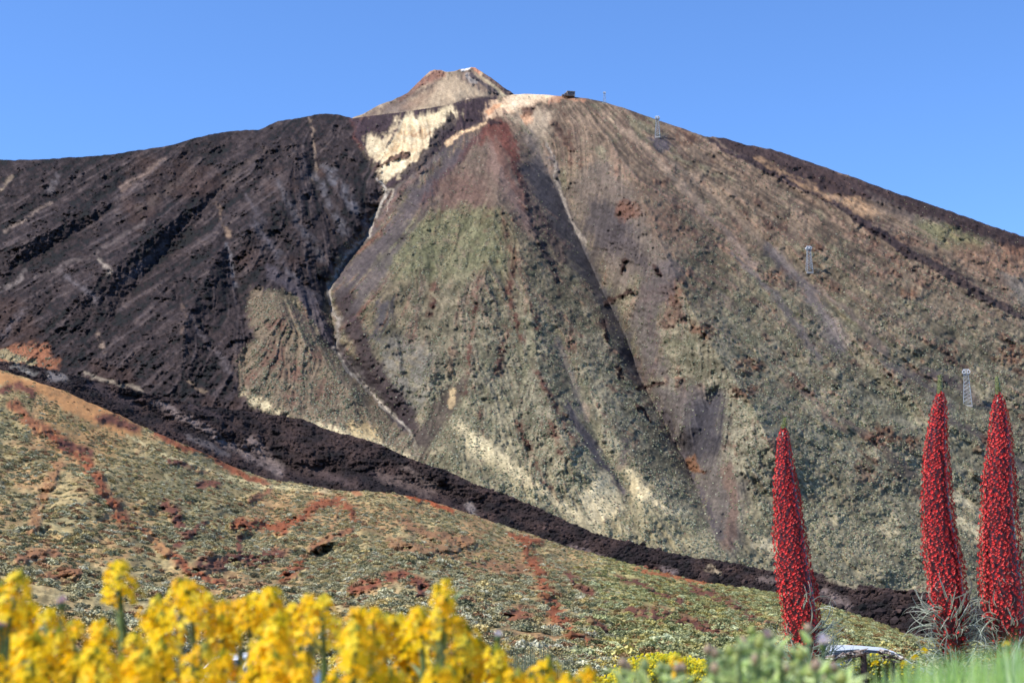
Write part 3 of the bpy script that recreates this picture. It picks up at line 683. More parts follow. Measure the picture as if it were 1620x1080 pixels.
# ---- dark lava flow behind the hillside
NL = 90
tl = np.linspace(0, 1, NL)
lt = L_(UC) + 2.4 * fbm(UC / 11, UC * 0 + 2, 4, 51)
lb = H_(UC) + 14
U = np.repeat(UC[None, :], NL, 0); V = lt[None, :] + (lb - lt)[None, :] * tl[:, None]
P = Paint(U, V, 51)
med = fbm(U / 24, V / 14, 3, 54); fine = fbm(U / 5, V / 4, 3, 55); big = fbm(U / 70, V / 40, 3, 56)
P.C[:] = mixc((34, 29, 30), (58, 46, 43), sstep(-.5, .6, med + .3 * big))
P.rough[:] = 1.4
for pts, w, c in [([(246, 640), (300, 660), (340, 690), (390, 720), (440, 750)], 9, (104, 92, 88)), ([(396, 696), (420, 720), (440, 740)], 12, (112, 98, 92)), ([(80, 592), (100, 598)], 8, (120, 112, 108)), ([(300, 690), (360, 720)], 7, (88, 80, 78)),
                  ([(20, 578), (60, 590)], 5, (112, 106, 98)), ([(600, 750), (660, 770), (680, 780)], 11, (92, 78, 72)), ([(640, 740), (690, 770)], 7, (86, 74, 68)), ([(740, 800), (750, 812)], 9, (116, 106, 100)), ([(1050, 900), (1070, 904)], 9, (100, 88, 86)),
                  ([(900, 866), (960, 884)], 7, (90, 78, 74)), ([(1120, 898), (1140, 902)], 5, (136, 122, 100)), ([(1200, 915), (1240, 925)], 7, (94, 82, 78)), ([(1300, 935), (1340, 960)], 12, (96, 84, 80)), ([(1310, 915), (1350, 930)], 6, (120, 112, 92)),
                  ([(300, 640), (350, 660)], 5, (60, 50, 50)), ([(140, 610), (220, 640)], 8, (64, 54, 54)), ([(480, 740), (560, 770)], 9, (70, 58, 56)), ([(1000, 900), (1060, 908)], 4, (120, 70, 48))]:
    P.line(pts, w * 1.2, c, op=0.92, soft=0.9, rough=0.7, grain=0.35)
P.C *= (1 + 0.25 * fine + 0.12 * med)[..., None]; P.C = np.clip(P.C, 0.012, 0.9)
bx, by, te = sight(U, V)
tsl = math.tan(math.radians(27))
cl = RTOP(U) * 1.07 * (tsl - sight(U, H_(U))[2])
hl = 5 * fbm(U / 60, V / 40, 3, 57) + P.rough * (1.6 * ridged(U / 22, V / 12, 4, 58) + 1.0 * fbm(U / 4, V / 3.5, 3, 59))
dd, _ = seg_dist(U, V, [(150, 612), (260, 660), (380, 715), (470, 742), (600, 750), (760, 800)])
hl = hl - 7 * np.exp(-(dd / 14) ** 2)
R = (cl - hl * np.clip((H_(U) - L_(U)) / 60, .35, 1)) / (tsl - te)
X, Y, Z = bx * R, by * R, te * R
LT = dict(R=R, X=X, Y=Y, Z=Z)
PL = P
rb = R[0][None, :] + np.array([160.0, 70, 30, 8])[:, None]; zb = Z[0][None, :] - np.array([40.0, 16, 4, 0.2])[:, None]
grid_object("lava_flow", np.concatenate([bx[0] * rb, X]), np.concatenate([by[0] * rb, Y]), np.concatenate([zb, Z]),
            np.concatenate([np.repeat(P.C[:1], 4, 0), P.C]), MAT_LAVA)

# ---- near ground, one sheet out to the horizon
def ground_z(r):
    return np.interp(r, [0, 5, 12, 20, 45, 128, 200, 600, 12000], [-1.15, -1.15, -1.2, -1.45, -2.3, -3.17, -5.4, -14.0, -14.0])
rg = np.concatenate([np.linspace(0.2, 30, 60), np.linspace(32, 140, 50), np.geomspace(150, 12000, 24)])
ag = np.concatenate([np.linspace(-math.pi, -0.45, 40), np.linspace(-0.42, 0.42, 240), np.linspace(0.45, math.pi, 40)])
RG, AG = np.meshgrid(rg, ag, indexing='ij')
X = RG * np.sin(AG); Y = RG * np.cos(AG)
nz = fbm(X / 2.2 + 300, Y / 2.2 + 300, 4, 71)
Z = ground_z(RG) + 0.10 * nz * np.clip(RG / 10, 0.2, 1.0) * (RG < 160)
Cg = mixc((98, 86, 60), (138, 122, 86), sstep(-.5, .5, nz))
grid_object("ground", X, Y, Z, Cg, MAT_GROUND)

# ------------------------------------------------------------------ scattered scrub and rocks
def blob(name, n, flat, seed, mat, jag=0.35, leaf=0.0):
    """a low mounded clump: many small leaf faces over a dome (leaf > 0) or one crumpled stone"""
    rnd = random.Random(seed); m = MB()
    if leaf > 0:
        for k in range(n):
            a = rnd.uniform(0, 6.283); ph = math.asin(rnd.uniform(-0.15, 1.0)); rr = rnd.uniform(0.65, 1.0) * (1 + 0.25 * math.sin(3 * a + seed))
            c = Vector((math.cos(a) * math.cos(ph), math.sin(a) * math.cos(ph), math.sin(ph) * flat)) * rr * 0.5
            s = leaf * rnd.uniform(0.6, 1.3)
            q = Matrix.Rotation(rnd.uniform(0, 6.28), 3, 'Z') @ Matrix.Rotation(rnd.gauss(0, .6), 3, 'X') @ Matrix.Rotation(rnd.gauss(0, .6), 3, 'Y')
            m.face([c + q @ Vector(p) * s for p in ((-.5, -.4, 0), (.5, -.4, .1), (.4, .5, 0), (-.4, .4, -.1))])
        return m.mesh(name, mat)
    import bmesh
    bm = bmesh.new(); bmesh.ops.create_icosphere(bm, subdivisions=n, radius=0.5)
    for v in bm.verts:
        v.co *= 1 + rnd.uniform(-jag, jag)
        v.co.z = v.co.z * flat
    me = bpy.data.meshes.new(name); bm.to_mesh(me); bm.free(); me.materials.append(mat)
    return me

def scatter_object(name, pts, size, tint, sources, label=None, cat=None):
    """one object: points instanced with a random source clump each"""
    me = bpy.data.meshes.new(name)
    n = len(pts)
    me.vertices.add(n); me.vertices.foreach_set("co", np.asarray(pts, np.float32).ravel())
    a = me.attributes.new("size", 'FLOAT', 'POINT'); a.data.foreach_set("value", np.asarray(size, np.float32))
    a = me.attributes.new("tint", 'FLOAT_COLOR', 'POINT'); a.data.foreach_set("color", np.concatenate([tint, np.ones((n, 1))], 1).astype(np.float32).ravel())
    o = link(name, me)
    ng = bpy.data.node_groups.new(name + "_nodes", 'GeometryNodeTree')
    ng.interface.new_socket("Geometry", in_out='INPUT', socket_type='NodeSocketGeometry')
    ng.interface.new_socket("Geometry", in_out='OUTPUT', socket_type='NodeSocketGeometry')
    gi = ng.nodes.new("NodeGroupInput"); go = ng.nodes.new("NodeGroupOutput")
    g2 = ng.nodes.new("GeometryNodeGeometryToInstance")
    for s in sources:
        oi = ng.nodes.new("GeometryNodeObjectInfo"); oi.inputs["Object"].default_value = s; oi.inputs["As Instance"].default_value = True
        ng.links.new(oi.outputs["Geometry"], g2.inputs[0])
    ip = ng.nodes.new("GeometryNodeInstanceOnPoints")
    ip.inputs["Pick Instance"].default_value = True
    # index picks one of the sources
    ri = ng.nodes.new("FunctionNodeRandomValue"); ri.data_type = 'INT'; ri.inputs[4].default_value = 0; ri.inputs[5].default_value = len(sources) - 1
    jn = ng.nodes.new("GeometryNodeJoinGeometry")
    ng.nodes.remove(g2)
    for nd in [x for x in ng.nodes if x.bl_idname == "GeometryNodeObjectInfo"][::-1]:
        ng.links.new(nd.outputs["Geometry"], jn.inputs[0])
    rr = ng.nodes.new("FunctionNodeRandomValue"); rr.data_type = 'FLOAT_VECTOR'
    rr.inputs[0].default_value = (-0.12, -0.12, 0); rr.inputs[1].default_value = (0.12, 0.12, 6.283); rr.inputs["Seed"].default_value = 5
    sz = ng.nodes.new("GeometryNodeInputNamedAttribute"); sz.data_type = 'FLOAT'; sz.inputs[0].default_value = "size"
    ng.links.new(gi.outputs[0], ip.inputs["Points"]); ng.links.new(jn.outputs[0], ip.inputs["Instance"])
    ng.links.new(ri.outputs[2], ip.inputs["Instance Index"])
    ng.links.new(rr.outputs[0], ip.inputs["Rotation"]); ng.links.new(sz.outputs[0], ip.inputs["Scale"])
    ng.links.new(ip.outputs[0], go.inputs[0])
    md = o.modifiers.new("scatter", 'NODES'); md.node_group = ng
    tag(o, label, cat, None, "stuff")
    return o

def source(name, me):
    return bpy.data.objects.new(name, me)        # never linked to the scene: only feeds the scatter

SRC_FAR = [source("shrub_mound", blob("shrub_mound", 1, 0.8, k, MAT_SCRUB, 0.3)) for k in range(4)]
SRC_MID = [source("shrub_clump", blob("shrub_clump", 300, 0.62, k, MAT_SCRUB, leaf=0.105)) for k in range(5)]
SRC_ROCK = [source("rock", blob("rock", 1, 0.75, 30 + k, MAT_ROCKS, 0.32)) for k in range(5)]

def sample(G, field, n, rng, keep=None):
    """random points on a terrain sheet, accepted by a 0..1 field"""
    nr, nc = G['X'].shape
    i = rng.random(n) * (nr - 1.001); j = rng.random(n) * (nc - 1.001)
    i0 = i.astype(int); j0 = j.astype(int); fi = i - i0; fj = j - j0
    acc = field[i0, j0] > rng.random(n)
    i0, j0, fi, fj = i0[acc], j0[acc], fi[acc], fj[acc]
    def bl(A):
        return A[i0, j0] * (1 - fi) * (1 - fj) + A[i0 + 1, j0] * fi * (1 - fj) + A[i0, j0 + 1] * (1 - fi) * fj + A[i0 + 1, j0 + 1] * fi * fj
    return np.stack([bl(G['X']), bl(G['Y']), bl(G['Z'])], -1), bl(G['R']), i0, j0

def palette(n, cols, wts, rng, jit=0.18):
    k = rng.choice(len(cols), n, p=np.array(wts) / sum(wts))
    c = np.array([lin(x) for x in cols])[k]
    return np.clip(c * (1 + jit * rng.normal(size=(n, 1))), 0.01, 0.8)

SCRUB_COLS = [(106, 108, 82), (86, 92, 68), (138, 138, 114), (146, 144, 122), (130, 122, 90), (116, 94, 78)]
pts, r, i0, j0 = sample(MT, np.clip(PM.veg, 0, 1) * np.clip(0.55 + 0.35 * lic2 + 0.9 * fbm(MT['U'] / 7, MT['V'] / 5, 3, 171), 0.02, 1), 420000, RNG)
scatter_object("mountain_scrub", pts, RNG.uniform(1.0, 2.7, len(pts)) * (r / 2000) ** 0.5, palette(len(pts), SCRUB_COLS, [4, 3, 3, 2.2, 1.6, 2], RNG) * (0.82 + 0.22 * sstep(420, 680, MT['V'][i0, j0]) * sstep(350, 600, MT['U'][i0, j0]))[:, None], SRC_FAR)
pts, r, i0, j0 = sample(MT, np.clip(PM.rough - 1.2, 0, 1) * 0.5 + 0.02, 60000, RNG)
base = PM.C[i0, j0]
scatter_object("mountain_rocks", pts, RNG.gamma(2.2, 1.1, len(pts)).clip(0.8, 8), np.clip(base * RNG.uniform(0.6, 1.5, (len(pts), 1)), .01, .6), SRC_ROCK)
dens = np.clip((HT['R'] / 620) ** 1.7, 0.03, 1.0)
pts, r, i0, j0 = sample(HT, np.clip(PH.veg, 0, 1) * dens * np.clip(0.5 + 1.1 * fbm(HT['X'] / 14 + 500, HT['Y'] / 14 + 500, 3, 44), 0.08, 1), 330000, RNG)
scatter_object("hillside_scrub", pts, RNG.gamma(4, 0.27, len(pts)).clip(0.4, 3.0), palette(len(pts), [(154, 146, 110), (114, 116, 88), (168, 164, 132), (188, 184, 158), (172, 156, 108), (148, 116, 86)], [4, 2.2, 3.2, 1.2, 2.8, 2.0], RNG) * np.where(sstep(880, 1010, PH.U[i0, j0])[:, None] > RNG.random((len(pts), 1)), np.array([[0.90, 0.98, 0.78]]), 1.0), SRC_MID)
pts, r, i0, j0 = sample(HT, np.clip(PH.rough - 1.0, 0, 1) * 0.35 * dens + 0.01 * dens, 60000, RNG)
scatter_object("hillside_rocks", pts, RNG.gamma(2.4, 0.3, len(pts)).clip(0.3, 2.5), np.clip(PH.C[i0, j0] * RNG.uniform(0.6, 1.3, (len(pts), 1)), .01, .6), SRC_ROCK)
pts, r, i0, j0 = sample(LT, np.clip(PL.rough - 0.5, 0.1, 1) * 0.5, 34000, RNG)
scatter_object("lava_rocks", pts, RNG.gamma(1.6, 0.7, len(pts)).clip(0.4, 6), np.clip(PL.C[i0, j0] * RNG.uniform(0.6, 1.6, (len(pts), 1)), .01, .6), SRC_ROCK)
# near scrub between the roadside and the hill
n = 16000
rr = 22 + 118 * np.sqrt(RNG.random(n)); aa = RNG.uniform(-0.42, 0.42, n)
pts = np.stack([rr * np.sin(aa), rr * np.cos(aa), ground_z(rr)], -1)
keep = np.ones(n, bool)
scatter_object("roadside_scrub", pts[keep], RNG.gamma(4, 0.14, n)[keep].clip(0.2, 1.3), palette(n, [(146, 142, 104), (102, 106, 76), (164, 162, 130), (184, 180, 150), (178, 160, 90), (140, 106, 78)], [4, 2.6, 3, 1.4, 2.6, 1.4], RNG), SRC_MID)

#@@OBJECTS@@
# ------------------------------------------------------------------ cable car pylons and top station
MAT_STEEL = tone_mat("weathered_steel", (0.27, 0.30, 0.34), 0.5, 0, 0.2, 0.4, 2.0)
MAT_WHITE = tone_mat("white_metal", (0.62, 0.65, 0.68), 0.5, 0, 0.08, 0.4, 3.0)
MAT_CONC = tone_mat("concrete", (0.33, 0.31, 0.29), 0.9, 0, 0.25, 0.2, 1.0)
MAT_STONE = tone_mat("dark_masonry", (0.17, 0.135, 0.12), 0.9, 0, 0.35, 0.2, 0.8)
MAT_GLASS = tone_mat("window_glass", (0.03, 0.035, 0.045), 0.08, 0, 0.1, 0.6, 1.0)

def on_mountain(u, v):
    j = int(np.abs(UC - u).argmin()); i = int(np.abs(MT['V'][:, j] - v).argmin())
    return Vector((float(MT['X'][i, j]), float(MT['Y'][i, j]), float(MT['Z'][i, j]))), float(MT['R'][i, j])

def pylon(u, v, px, label):
    p, r = on_mountain(u, v)
    h = px * r / F; wb = h * 0.115; wt = h * 0.06
    root = empty("cable_car_pylon", p + Vector((0, 0, -1.0)), random.uniform(-.3, .3))
    tag(root, label, "pylon", "cable car pylons up the slope")
    m = MB(); m.box((0, 0, -.9), (wb * 2.2, wb * 2.1, 3.0)); m.build("footing", MAT_CONC, root)
    zt = h * 0.86
    def corner(sx, sy, t):
        w = wb + (wt - wb) * t
        return Vector((sx * w / 1.0, sy * w / 1.0, 1 + (zt - 1) * t))
    for sx in (-1, 1):
        for sy in (-1, 1):
            m = MB(); m.tube([corner(sx, sy, 0), corner(sx, sy, 1)], h * 0.0075, 4); m.build("leg", MAT_STEEL, root)
    m = MB(); n = 8
    C4 = [(-1, -1), (1, -1), (1, 1), (-1, 1)]
    for k in range(n):
        t0, t1 = k / n, (k + 1) / n
        for a in range(4):
            A, B = C4[a], C4[(a + 1) % 4]
            m.tube([corner(*A, t0), corner(*B, t1)], h * 0.0034, 3); m.tube([corner(*B, t0), corner(*A, t1)], h * 0.0034, 3)
            m.tube([corner(*A, t1), corner(*B, t1)], h * 0.0034, 3)
    m.build("lattice", MAT_STEEL, root)
    m = MB(); m.box((0, 0, zt + h * 0.012), (h * 0.17, h * 0.14, h * 0.022)); m.build("crosshead", MAT_STEEL, root)
    for s in (-1, 1):
        m = MB()
        R0, R1 = h * 0.050, h * 0.031
        c = Vector((s * h * 0.062, 0, zt + h * 0.085))
        K = 18
        for k in range(K):            # open ring shaped saddle housing facing down the line
            a0, a1 = 2 * math.pi * k / K, 2 * math.pi * (k + 1) / K
            for y0 in (-h * 0.09, h * 0.09):
                m.face([c + Vector((math.cos(a) * q, y0, math.sin(a) * q)) for a, q in ((a0, R1), (a1, R1), (a1, R0), (a0, R0))])
            for q in (R0, R1):
                m.face([c + Vector((math.cos(a) * q, y, math.sin(a) * q)) for a, y in ((a0, -h * .09), (a1, -h * .09), (a1, h * .09), (a0, h * .09))])
        m.build("cable_saddle", MAT_WHITE, root)
    m = MB(); m.box((0, 0, zt + h * 0.16), (h * 0.15, h * 0.04, h * 0.014)); m.build("top_rail", MAT_WHITE, root)
    return root
pylon(957, 163, 20, "cable car pylon standing on the skyline just right of the summit station")
pylon(1040, 217, 35, "cable car pylon above a patch of black rubble just below the skyline")
pylon(1280, 431, 42, "cable car pylon halfway down the open scrubby right slope")
pylon(1531, 640, 55, "lowest cable car pylon, showing between the two right hand red flower spikes")

p, r = on_mountain(903, 155)
st = empty("mountain_station", p + Vector((0, -4, 0.5)), 0.25)
tag(st, "small dark flat roofed cable car station on the summit shoulder", "station")
m = MB(); m.box((0, 0, 5), (17, 12, 10)); m.build("main_block", MAT_STONE, st)
m = MB(); m.box((-11.5, 0, 3), (6, 9, 6)); m.box((-17, 0, 1.6), (5, 7, 3.2)); m.build("annex", MAT_STONE, st)
m = MB(); m.box((0, 0, 10.5), (18.5, 13.5, 1.0)); m.build("roof", MAT_CONC, st)
m = MB(); m.box((7.2, 0, 2.5), (2.6, 13, 5)); m.build("buttress", MAT_CONC, st)
for k in range(4):
    m = MB(); m.box((-6.0 + k * 3.7, -6.05, 6.4), (2.5, 0.5, 3.4)); w = m.build("window", MAT_GLASS, st)
    f = MB(); f.box((-6.0 + k * 3.7, -6.2, 4.55), (2.9, 0.5, 0.3)); f.build("sill", MAT_CONC, w)
for k in range(3):
    m = MB(); m.tube([(-5 + k * 5, 2, 11), (-5 + k * 5, 2, 14 + k)], 0.14, 5); m.build("aerial", MAT_STEEL, st)

# ------------------------------------------------------------------ parked cars
MAT_CARWHITE = tone_mat("car_paint", (0.74, 0.76, 0.78), 0.25, 0, 0.04, 0.5, 2.0)
MAT_TYRE = tone_mat("tyre_rubber", (0.03, 0.03, 0.03), 0.9, 0, 0.2, 0.2)
MAT_RED = tone_mat("red_lamp", (0.55, 0.03, 0.02), 0.2, 0, 0.05, 0.5)
MAT_LAMP = tone_mat("lamp_glass", (0.7, 0.7, 0.68), 0.15, 0, 0.05, 0.5)
def car(loc, rz, label, tilt=0.0):
    root = empty("parked_car", loc, rz); root.rotation_euler = (0, tilt, rz)
    tag(root, label, "car", "white cars parked beyond the flowers")
    prof = [(-2.1, .34), (-2.14, .8), (-2.02, 1.0), (-1.62, 1.38), (-1.3, 1.49), (-.5, 1.535), (.2, 1.5), (.55, 1.4), (1.2, 1.0), (1.8, .88), (2.05, .72), (2.12, .5), (2.08, .34), (1.7, .26), (-1.7, .26)]
    def half(z): return 0.86 - max(0, z - .85) * 0.32 - max(0, .45 - z) * .2
    m = MB(); n = len(prof)
    for k in range(n):
        (x0, z0), (x1, z1) = prof[k], prof[(k + 1) % n]
        m.face([(x0, -half(z0), z0), (x1, -half(z1), z1), (x1, half(z1), z1), (x0, half(z0), z0)])
    for s in (-1, 1):
        m.face([(x, s * half(z), z) for x, z in (prof if s > 0 else prof[::-1])])
    body = m.build("body", MAT_CARWHITE, root)
    bv = body.modifiers.new("edge", 'BEVEL'); bv.width = 0.05; bv.segments = 3; bv.limit_method = 'ANGLE'; bv.angle_limit = 0.35
    for s in (-1, 1):
        for q in ([(-1.5, 1.0), (-1.25, 1.36), (-.5, 1.43), (-.45, 1.0)], [(-.38, 1.0), (-.43, 1.43), (.2, 1.4), (.5, 1.3), (.95, 1.0)]):
            m = MB(); lo = [(x, s * (half(z) + .006), z) for x, z in q]; hi = [(x, s * (half(z) - .02), z) for x, z in q]
            m.face(lo); m.face(hi)
            for k in range(4): m.face([lo[k], lo[(k + 1) % 4], hi[(k + 1) % 4], hi[k]])
            m.build("side_window", MAT_GLASS, root)
        for x in (-1.3, 1.32):
            w = empty("wheel", (x, s * .74, .31)); w.parent = root
            m = MB(); m.tube([(0, -.1, 0), (0, .1, 0)], .31, 18); m.build("tyre", MAT_TYRE, w)
            m = MB(); m.tube([(0, -.108, 0), (0, .108, 0)], .2, 10); m.build("rim", MAT_STEEL, w)
        m = MB(); m.box((.75, s * .93, 1.02), (.16, .14, .12)); m.build("mirror", MAT_CARWHITE, root)
        m = MB(); m.box((2.0, s * .62, .72), (.16, .34, .14)); m.build("headlight", MAT_LAMP, root)
        m = MB(); m.box((-2.06, s * .66, .95), (.14, .2, .34)); m.build("tail_light", MAT_RED, root)
    def slope(x0, z0, x1, z1, name):
        m = MB(); e = .012
        d = Vector((z0 - z1, 0, x1 - x0)).normalized() * e
        if d.z < 0: d = -d
        q = [Vector((x0, -half(z0) + .1, z0)), Vector((x1, -half(z1) + .1, z1)), Vector((x1, half(z1) - .1, z1)), Vector((x0, half(z0) - .1, z0))]
        up = [p + d for p in q]; dn = [p - d for p in q]
        m.face(up); m.face(dn[::-1])
        for k in range(4): m.face([up[k], dn[k], dn[(k + 1) % 4], up[(k + 1) % 4]])
        m.build(name, MAT_GLASS, root)
    slope(.6, 1.37, 1.15, 1.03, "windscreen"); slope(-1.98, 1.05, -1.66, 1.345, "rear_window")
    m = MB(); m.box((2.12, 0, .4), (.06, .5, .12)); m.build("number_plate", MAT_WHITE, root)
c = at(1378, 1021, 50.0)
car((c.x - .15, c.y, c.z - 1.53), 0.12, "white parked car with only its roof showing above the twig fence", 0.035)
c = at(408, 1033, 46.0)
car((c.x + .4, c.y, c.z - 1.50), 0.95, "white parked car with red tail light glimpsed through the yellow flowers")

# ------------------------------------------------------------------ plants: shared materials
MAT_PETAL = tone_mat("petals", (1, 1, 1), 0.5, 0.48, 0.05, 0.2, 40)
MAT_LEAF = tone_mat("leaves", (1, 1, 1), 0.38, 0.38, 0.18, 0.6, 30)
MAT_WOOD = tone_mat("dead_wood", (1, 1, 1), 0.85, 0, 0.35, 0.2, 25)

def ribbon(seed, L, W, a0, bend, tones, segs=7, twist=0.0):
    """a narrow leaf with a folded midrib and paler rims, springing outwards along +X"""
    rnd = random.Random(seed); m = MB()
    x = z = y = 0.0; a = a0; rows = []; yaw = 0.0
    for k in range(segs + 1):
        t = k / segs
        w = W * (0.75 + 0.6 * t if t < 0.25 else 0.9 * (1 - t) ** 0.75 + 0.05)
        side = Vector((-math.sin(yaw), math.cos(yaw), 0)); nrm = Vector((-math.sin(a), 0, math.cos(a)))
        c = Vector((x, y, z))
        rows.append([c + side * w * .5 + nrm * w * .18, c + side * w * .24, c - side * w * .24, c - side * w * .5 + nrm * w * .18])
        x += math.cos(a) * math.cos(yaw) * L / segs; y += math.cos(a) * math.sin(yaw) * L / segs; z += math.sin(a) * L / segs
        a += bend / segs * (0.4 + 1.2 * t) + rnd.uniform(-.12, .12); yaw += twist / segs
    for k in range(segs):
        for q in range(3):
            m.face([rows[k][q], rows[k][q + 1], rows[k + 1][q + 1], rows[k + 1][q]], tones[1] if q == 1 else tones[0])
    return m

# ------------------------------------------------------------------ the three red flower spikes
MAT_FLORET = tone_mat("red_florets", (0.58, 0.025, 0.025), 0.55, 0.06, 0.15, 0.25, 60)
LEAF_SETS = []
for k in range(12):
    rim = (0.56, 0.59, 0.50); mid = (0.10, 0.15, 0.07) if k % 3 else (0.20, 0.25, 0.16)
    LEAF_SETS.append(ribbon(k, 0.20 + 0.02 * (k % 5), 0.016 + 0.002 * (k % 4), 0.35 + 0.12 * (k % 4), (-1, 1)[k % 2] * (1.2 + .3 * (k % 3)), (rim, mid), 8, random.uniform(-.8, .8)).mesh("curled_leaf", MAT_LEAF))
DRY_SETS = [ribbon(50 + k, 0.06 + 0.015 * k, 0.006, 0.6, (-1, 1)[k % 2] * 2.6, ((0.55, 0.52, 0.46), (0.36, 0.32, 0.24)), 7, 1.0).mesh("dry_leaf", MAT_LEAF) for k in range(5)]

def bugloss(rows, tip, D, label, leaves, seed):
    rnd = random.Random(seed)
    P = [at(u, v, D * 1.0) for v, u, w in rows]; Rr = [w * D / F for v, u, w in rows]
    base = Vector((P[-1].x, P[-1].y, ground_z(D)))
    root = empty("red_bugloss", base)
    tag(root, label, "flower spike", "red bugloss spikes on the right")
    P = [p - base for p in P]
    tipP = at(tip[1], tip[0], D) - base
    # core: stem with bracts, coloured dark to put shade in the floret gaps
    zs = [p.z for p in P]; xs = [p.x for p in P]; ys = [p.y for p in P]
    order = np.argsort(zs)
    fz = lambda z, A: float(np.interp(z, np.array(zs)[order], np.array(A)[order]))
    m = MB()
    zz = np.linspace(min(zs) , max(zs), 22)
    m.tube([(fz(z, xs), fz(z, ys), z) for z in zz], [max(0.012, fz(z, Rr) * 0.80) for z in zz], 14, (0.10, 0.018, 0.018))
    m.build("flower_column", MAT_LEAF, root, smooth=True)
    m = MB(); m.tube([(fz(min(zs), xs), 0, -0.05), (fz(min(zs), xs), 0, min(zs) * .6), (fz(min(zs), xs), fz(min(zs), ys), min(zs) + .02)], [0.06, 0.055, 0.07], 9, (0.13, 0.09, 0.06)); m.build("trunk", MAT_WOOD, root)
    # green bud tip
    m = MB(); top = P[0]
    K = 9
    pts = [top + (tipP - top) * (k / K) for k in range(-1, K + 1)]
    rad = [max(0.006, 4.4 * D / F * (1 - 0.40 * max(0, k) / K)) * (0.6 if k == K else 1) for k in range(-1, K + 1)]
    m.tube(pts, rad, 10, (0.20, 0.22, 0.07))
    for k in range(150):
        t = rnd.random(); a = rnd.uniform(0, 6.283); c = top + (tipP - top) * t; q = 4.6 * D / F * (1 - .45 * t)
        d = Vector((math.cos(a), math.sin(a), 0.6)); c = c + Vector((math.cos(a), math.sin(a), 0)) * q * .9
        s = Vector((-math.sin(a), math.cos(a), 0)) * 0.004
        m.face([c - s, c + s, c + d * 0.010 * rnd.uniform(.7, 1.6)], rnd.choice([(0.26, 0.30, 0.09), (0.15, 0.18, 0.06), (0.46, 0.45, 0.28)]))
    m.build("bud_tip", MAT_LEAF, root)
    # florets: dense helical rows of small open bells
    m = MB(); n = 0; z = max(zs); ga = 2.39996; i = 0
    z0 = min(zs)
    spacing = 5.3 * D / F
    while z > z0:
        R = fz(z, Rr) + 0.004
        z -= spacing * spacing * 0.80 / (2 * math.pi * R); i += 1
        a = i * ga + rnd.uniform(-.12, .12)
        low = (z - z0) / (max(zs) - z0)
        if low < 0.20 and rnd.random() < 0.45 * (1 - low / .2): continue
        bump = 1 + 0.09 * math.sin(2 * math.pi * z / (10.5 * D / F) + a * 2 + 1.5 * math.sin(z * 9)) + rnd.uniform(-.07, .05) + 0.05 * math.sin(z * 7 + a + seed) + 0.04 * math.sin(z * 17 - 2 * a + seed * 3)
        rad = Vector((math.cos(a), math.sin(a), 0)); tz = rnd.uniform(-.15, .3)
        d = (rad + Vector((rnd.uniform(-.25, .25), rnd.uniform(-.25, .25), tz))).normalized()
        c = Vector((fz(z, xs), fz(z, ys), z)) + rad * R * bump * 0.93
        s = d.cross(Vector((0, 0, 1))).normalized(); t = s.cross(d)
        sz = spacing * 0.50 * rnd.uniform(.7, 1.25)
        g = rnd.uniform(.55, 1.25) * (0.8 if low < .15 else 1)
        pk = rnd.random()
        col = (g, g * (1.0 + 1.4 * pk), g * (1 + 1.1 * pk)); colin = (g * .42, g * .4, g * .5)
        for k in range(5):
            w0, w1 = 2 * math.pi * (k - .42) / 5 + i, 2 * math.pi * (k + .42) / 5 + i
            wm = (w0 + w1) / 2
            p0 = c + (s * math.cos(w0) + t * math.sin(w0)) * sz * .62 + d * sz * .5
            p1 = c + (s * math.cos(w1) + t * math.sin(w1)) * sz * .62 + d * sz * .5
            pm = c + (s * math.cos(wm) + t * math.sin(wm)) * sz * 1.0 + d * sz * .75
            m.face([c, p0, pm, p1], col)
        if i % 2 == 0:      # protruding pale stamens
            e = c + d * sz * rnd.uniform(1.6, 2.9)
            m.face([c + s * .0008, c - s * .0008, e], (1.2 * g, 3.0 * g, 2.6 * g))
    o = m.build("florets", MAT_FLORET, root); o["kind"] = "stuff"
    # silvery curling leaves round the foot and stray ones up the column
    for (v0, v1, a0, a1, cnt, sc, kind) in leaves:
        for k in range(int(cnt * 1.15)):
            z = (at(810, rnd.uniform(v0, v1), D) - base).z
            a = rnd.uniform(a0, a1)
            R = fz(min(max(z, z0), max(zs)), Rr) * (0.85 if z > z0 else .5)
            loc = Vector((fz(max(z, z0), xs) + math.cos(a) * R, fz(max(z, z0), ys) + math.sin(a) * R, z))
            me = rnd.choice(LEAF_SETS if kind == 0 else DRY_SETS)
            link("leaf", me, root, loc, (rnd.uniform(-.5, .5), rnd.uniform(-.25, .45), a), sc * rnd.uniform(.7, 1.25))
    return root

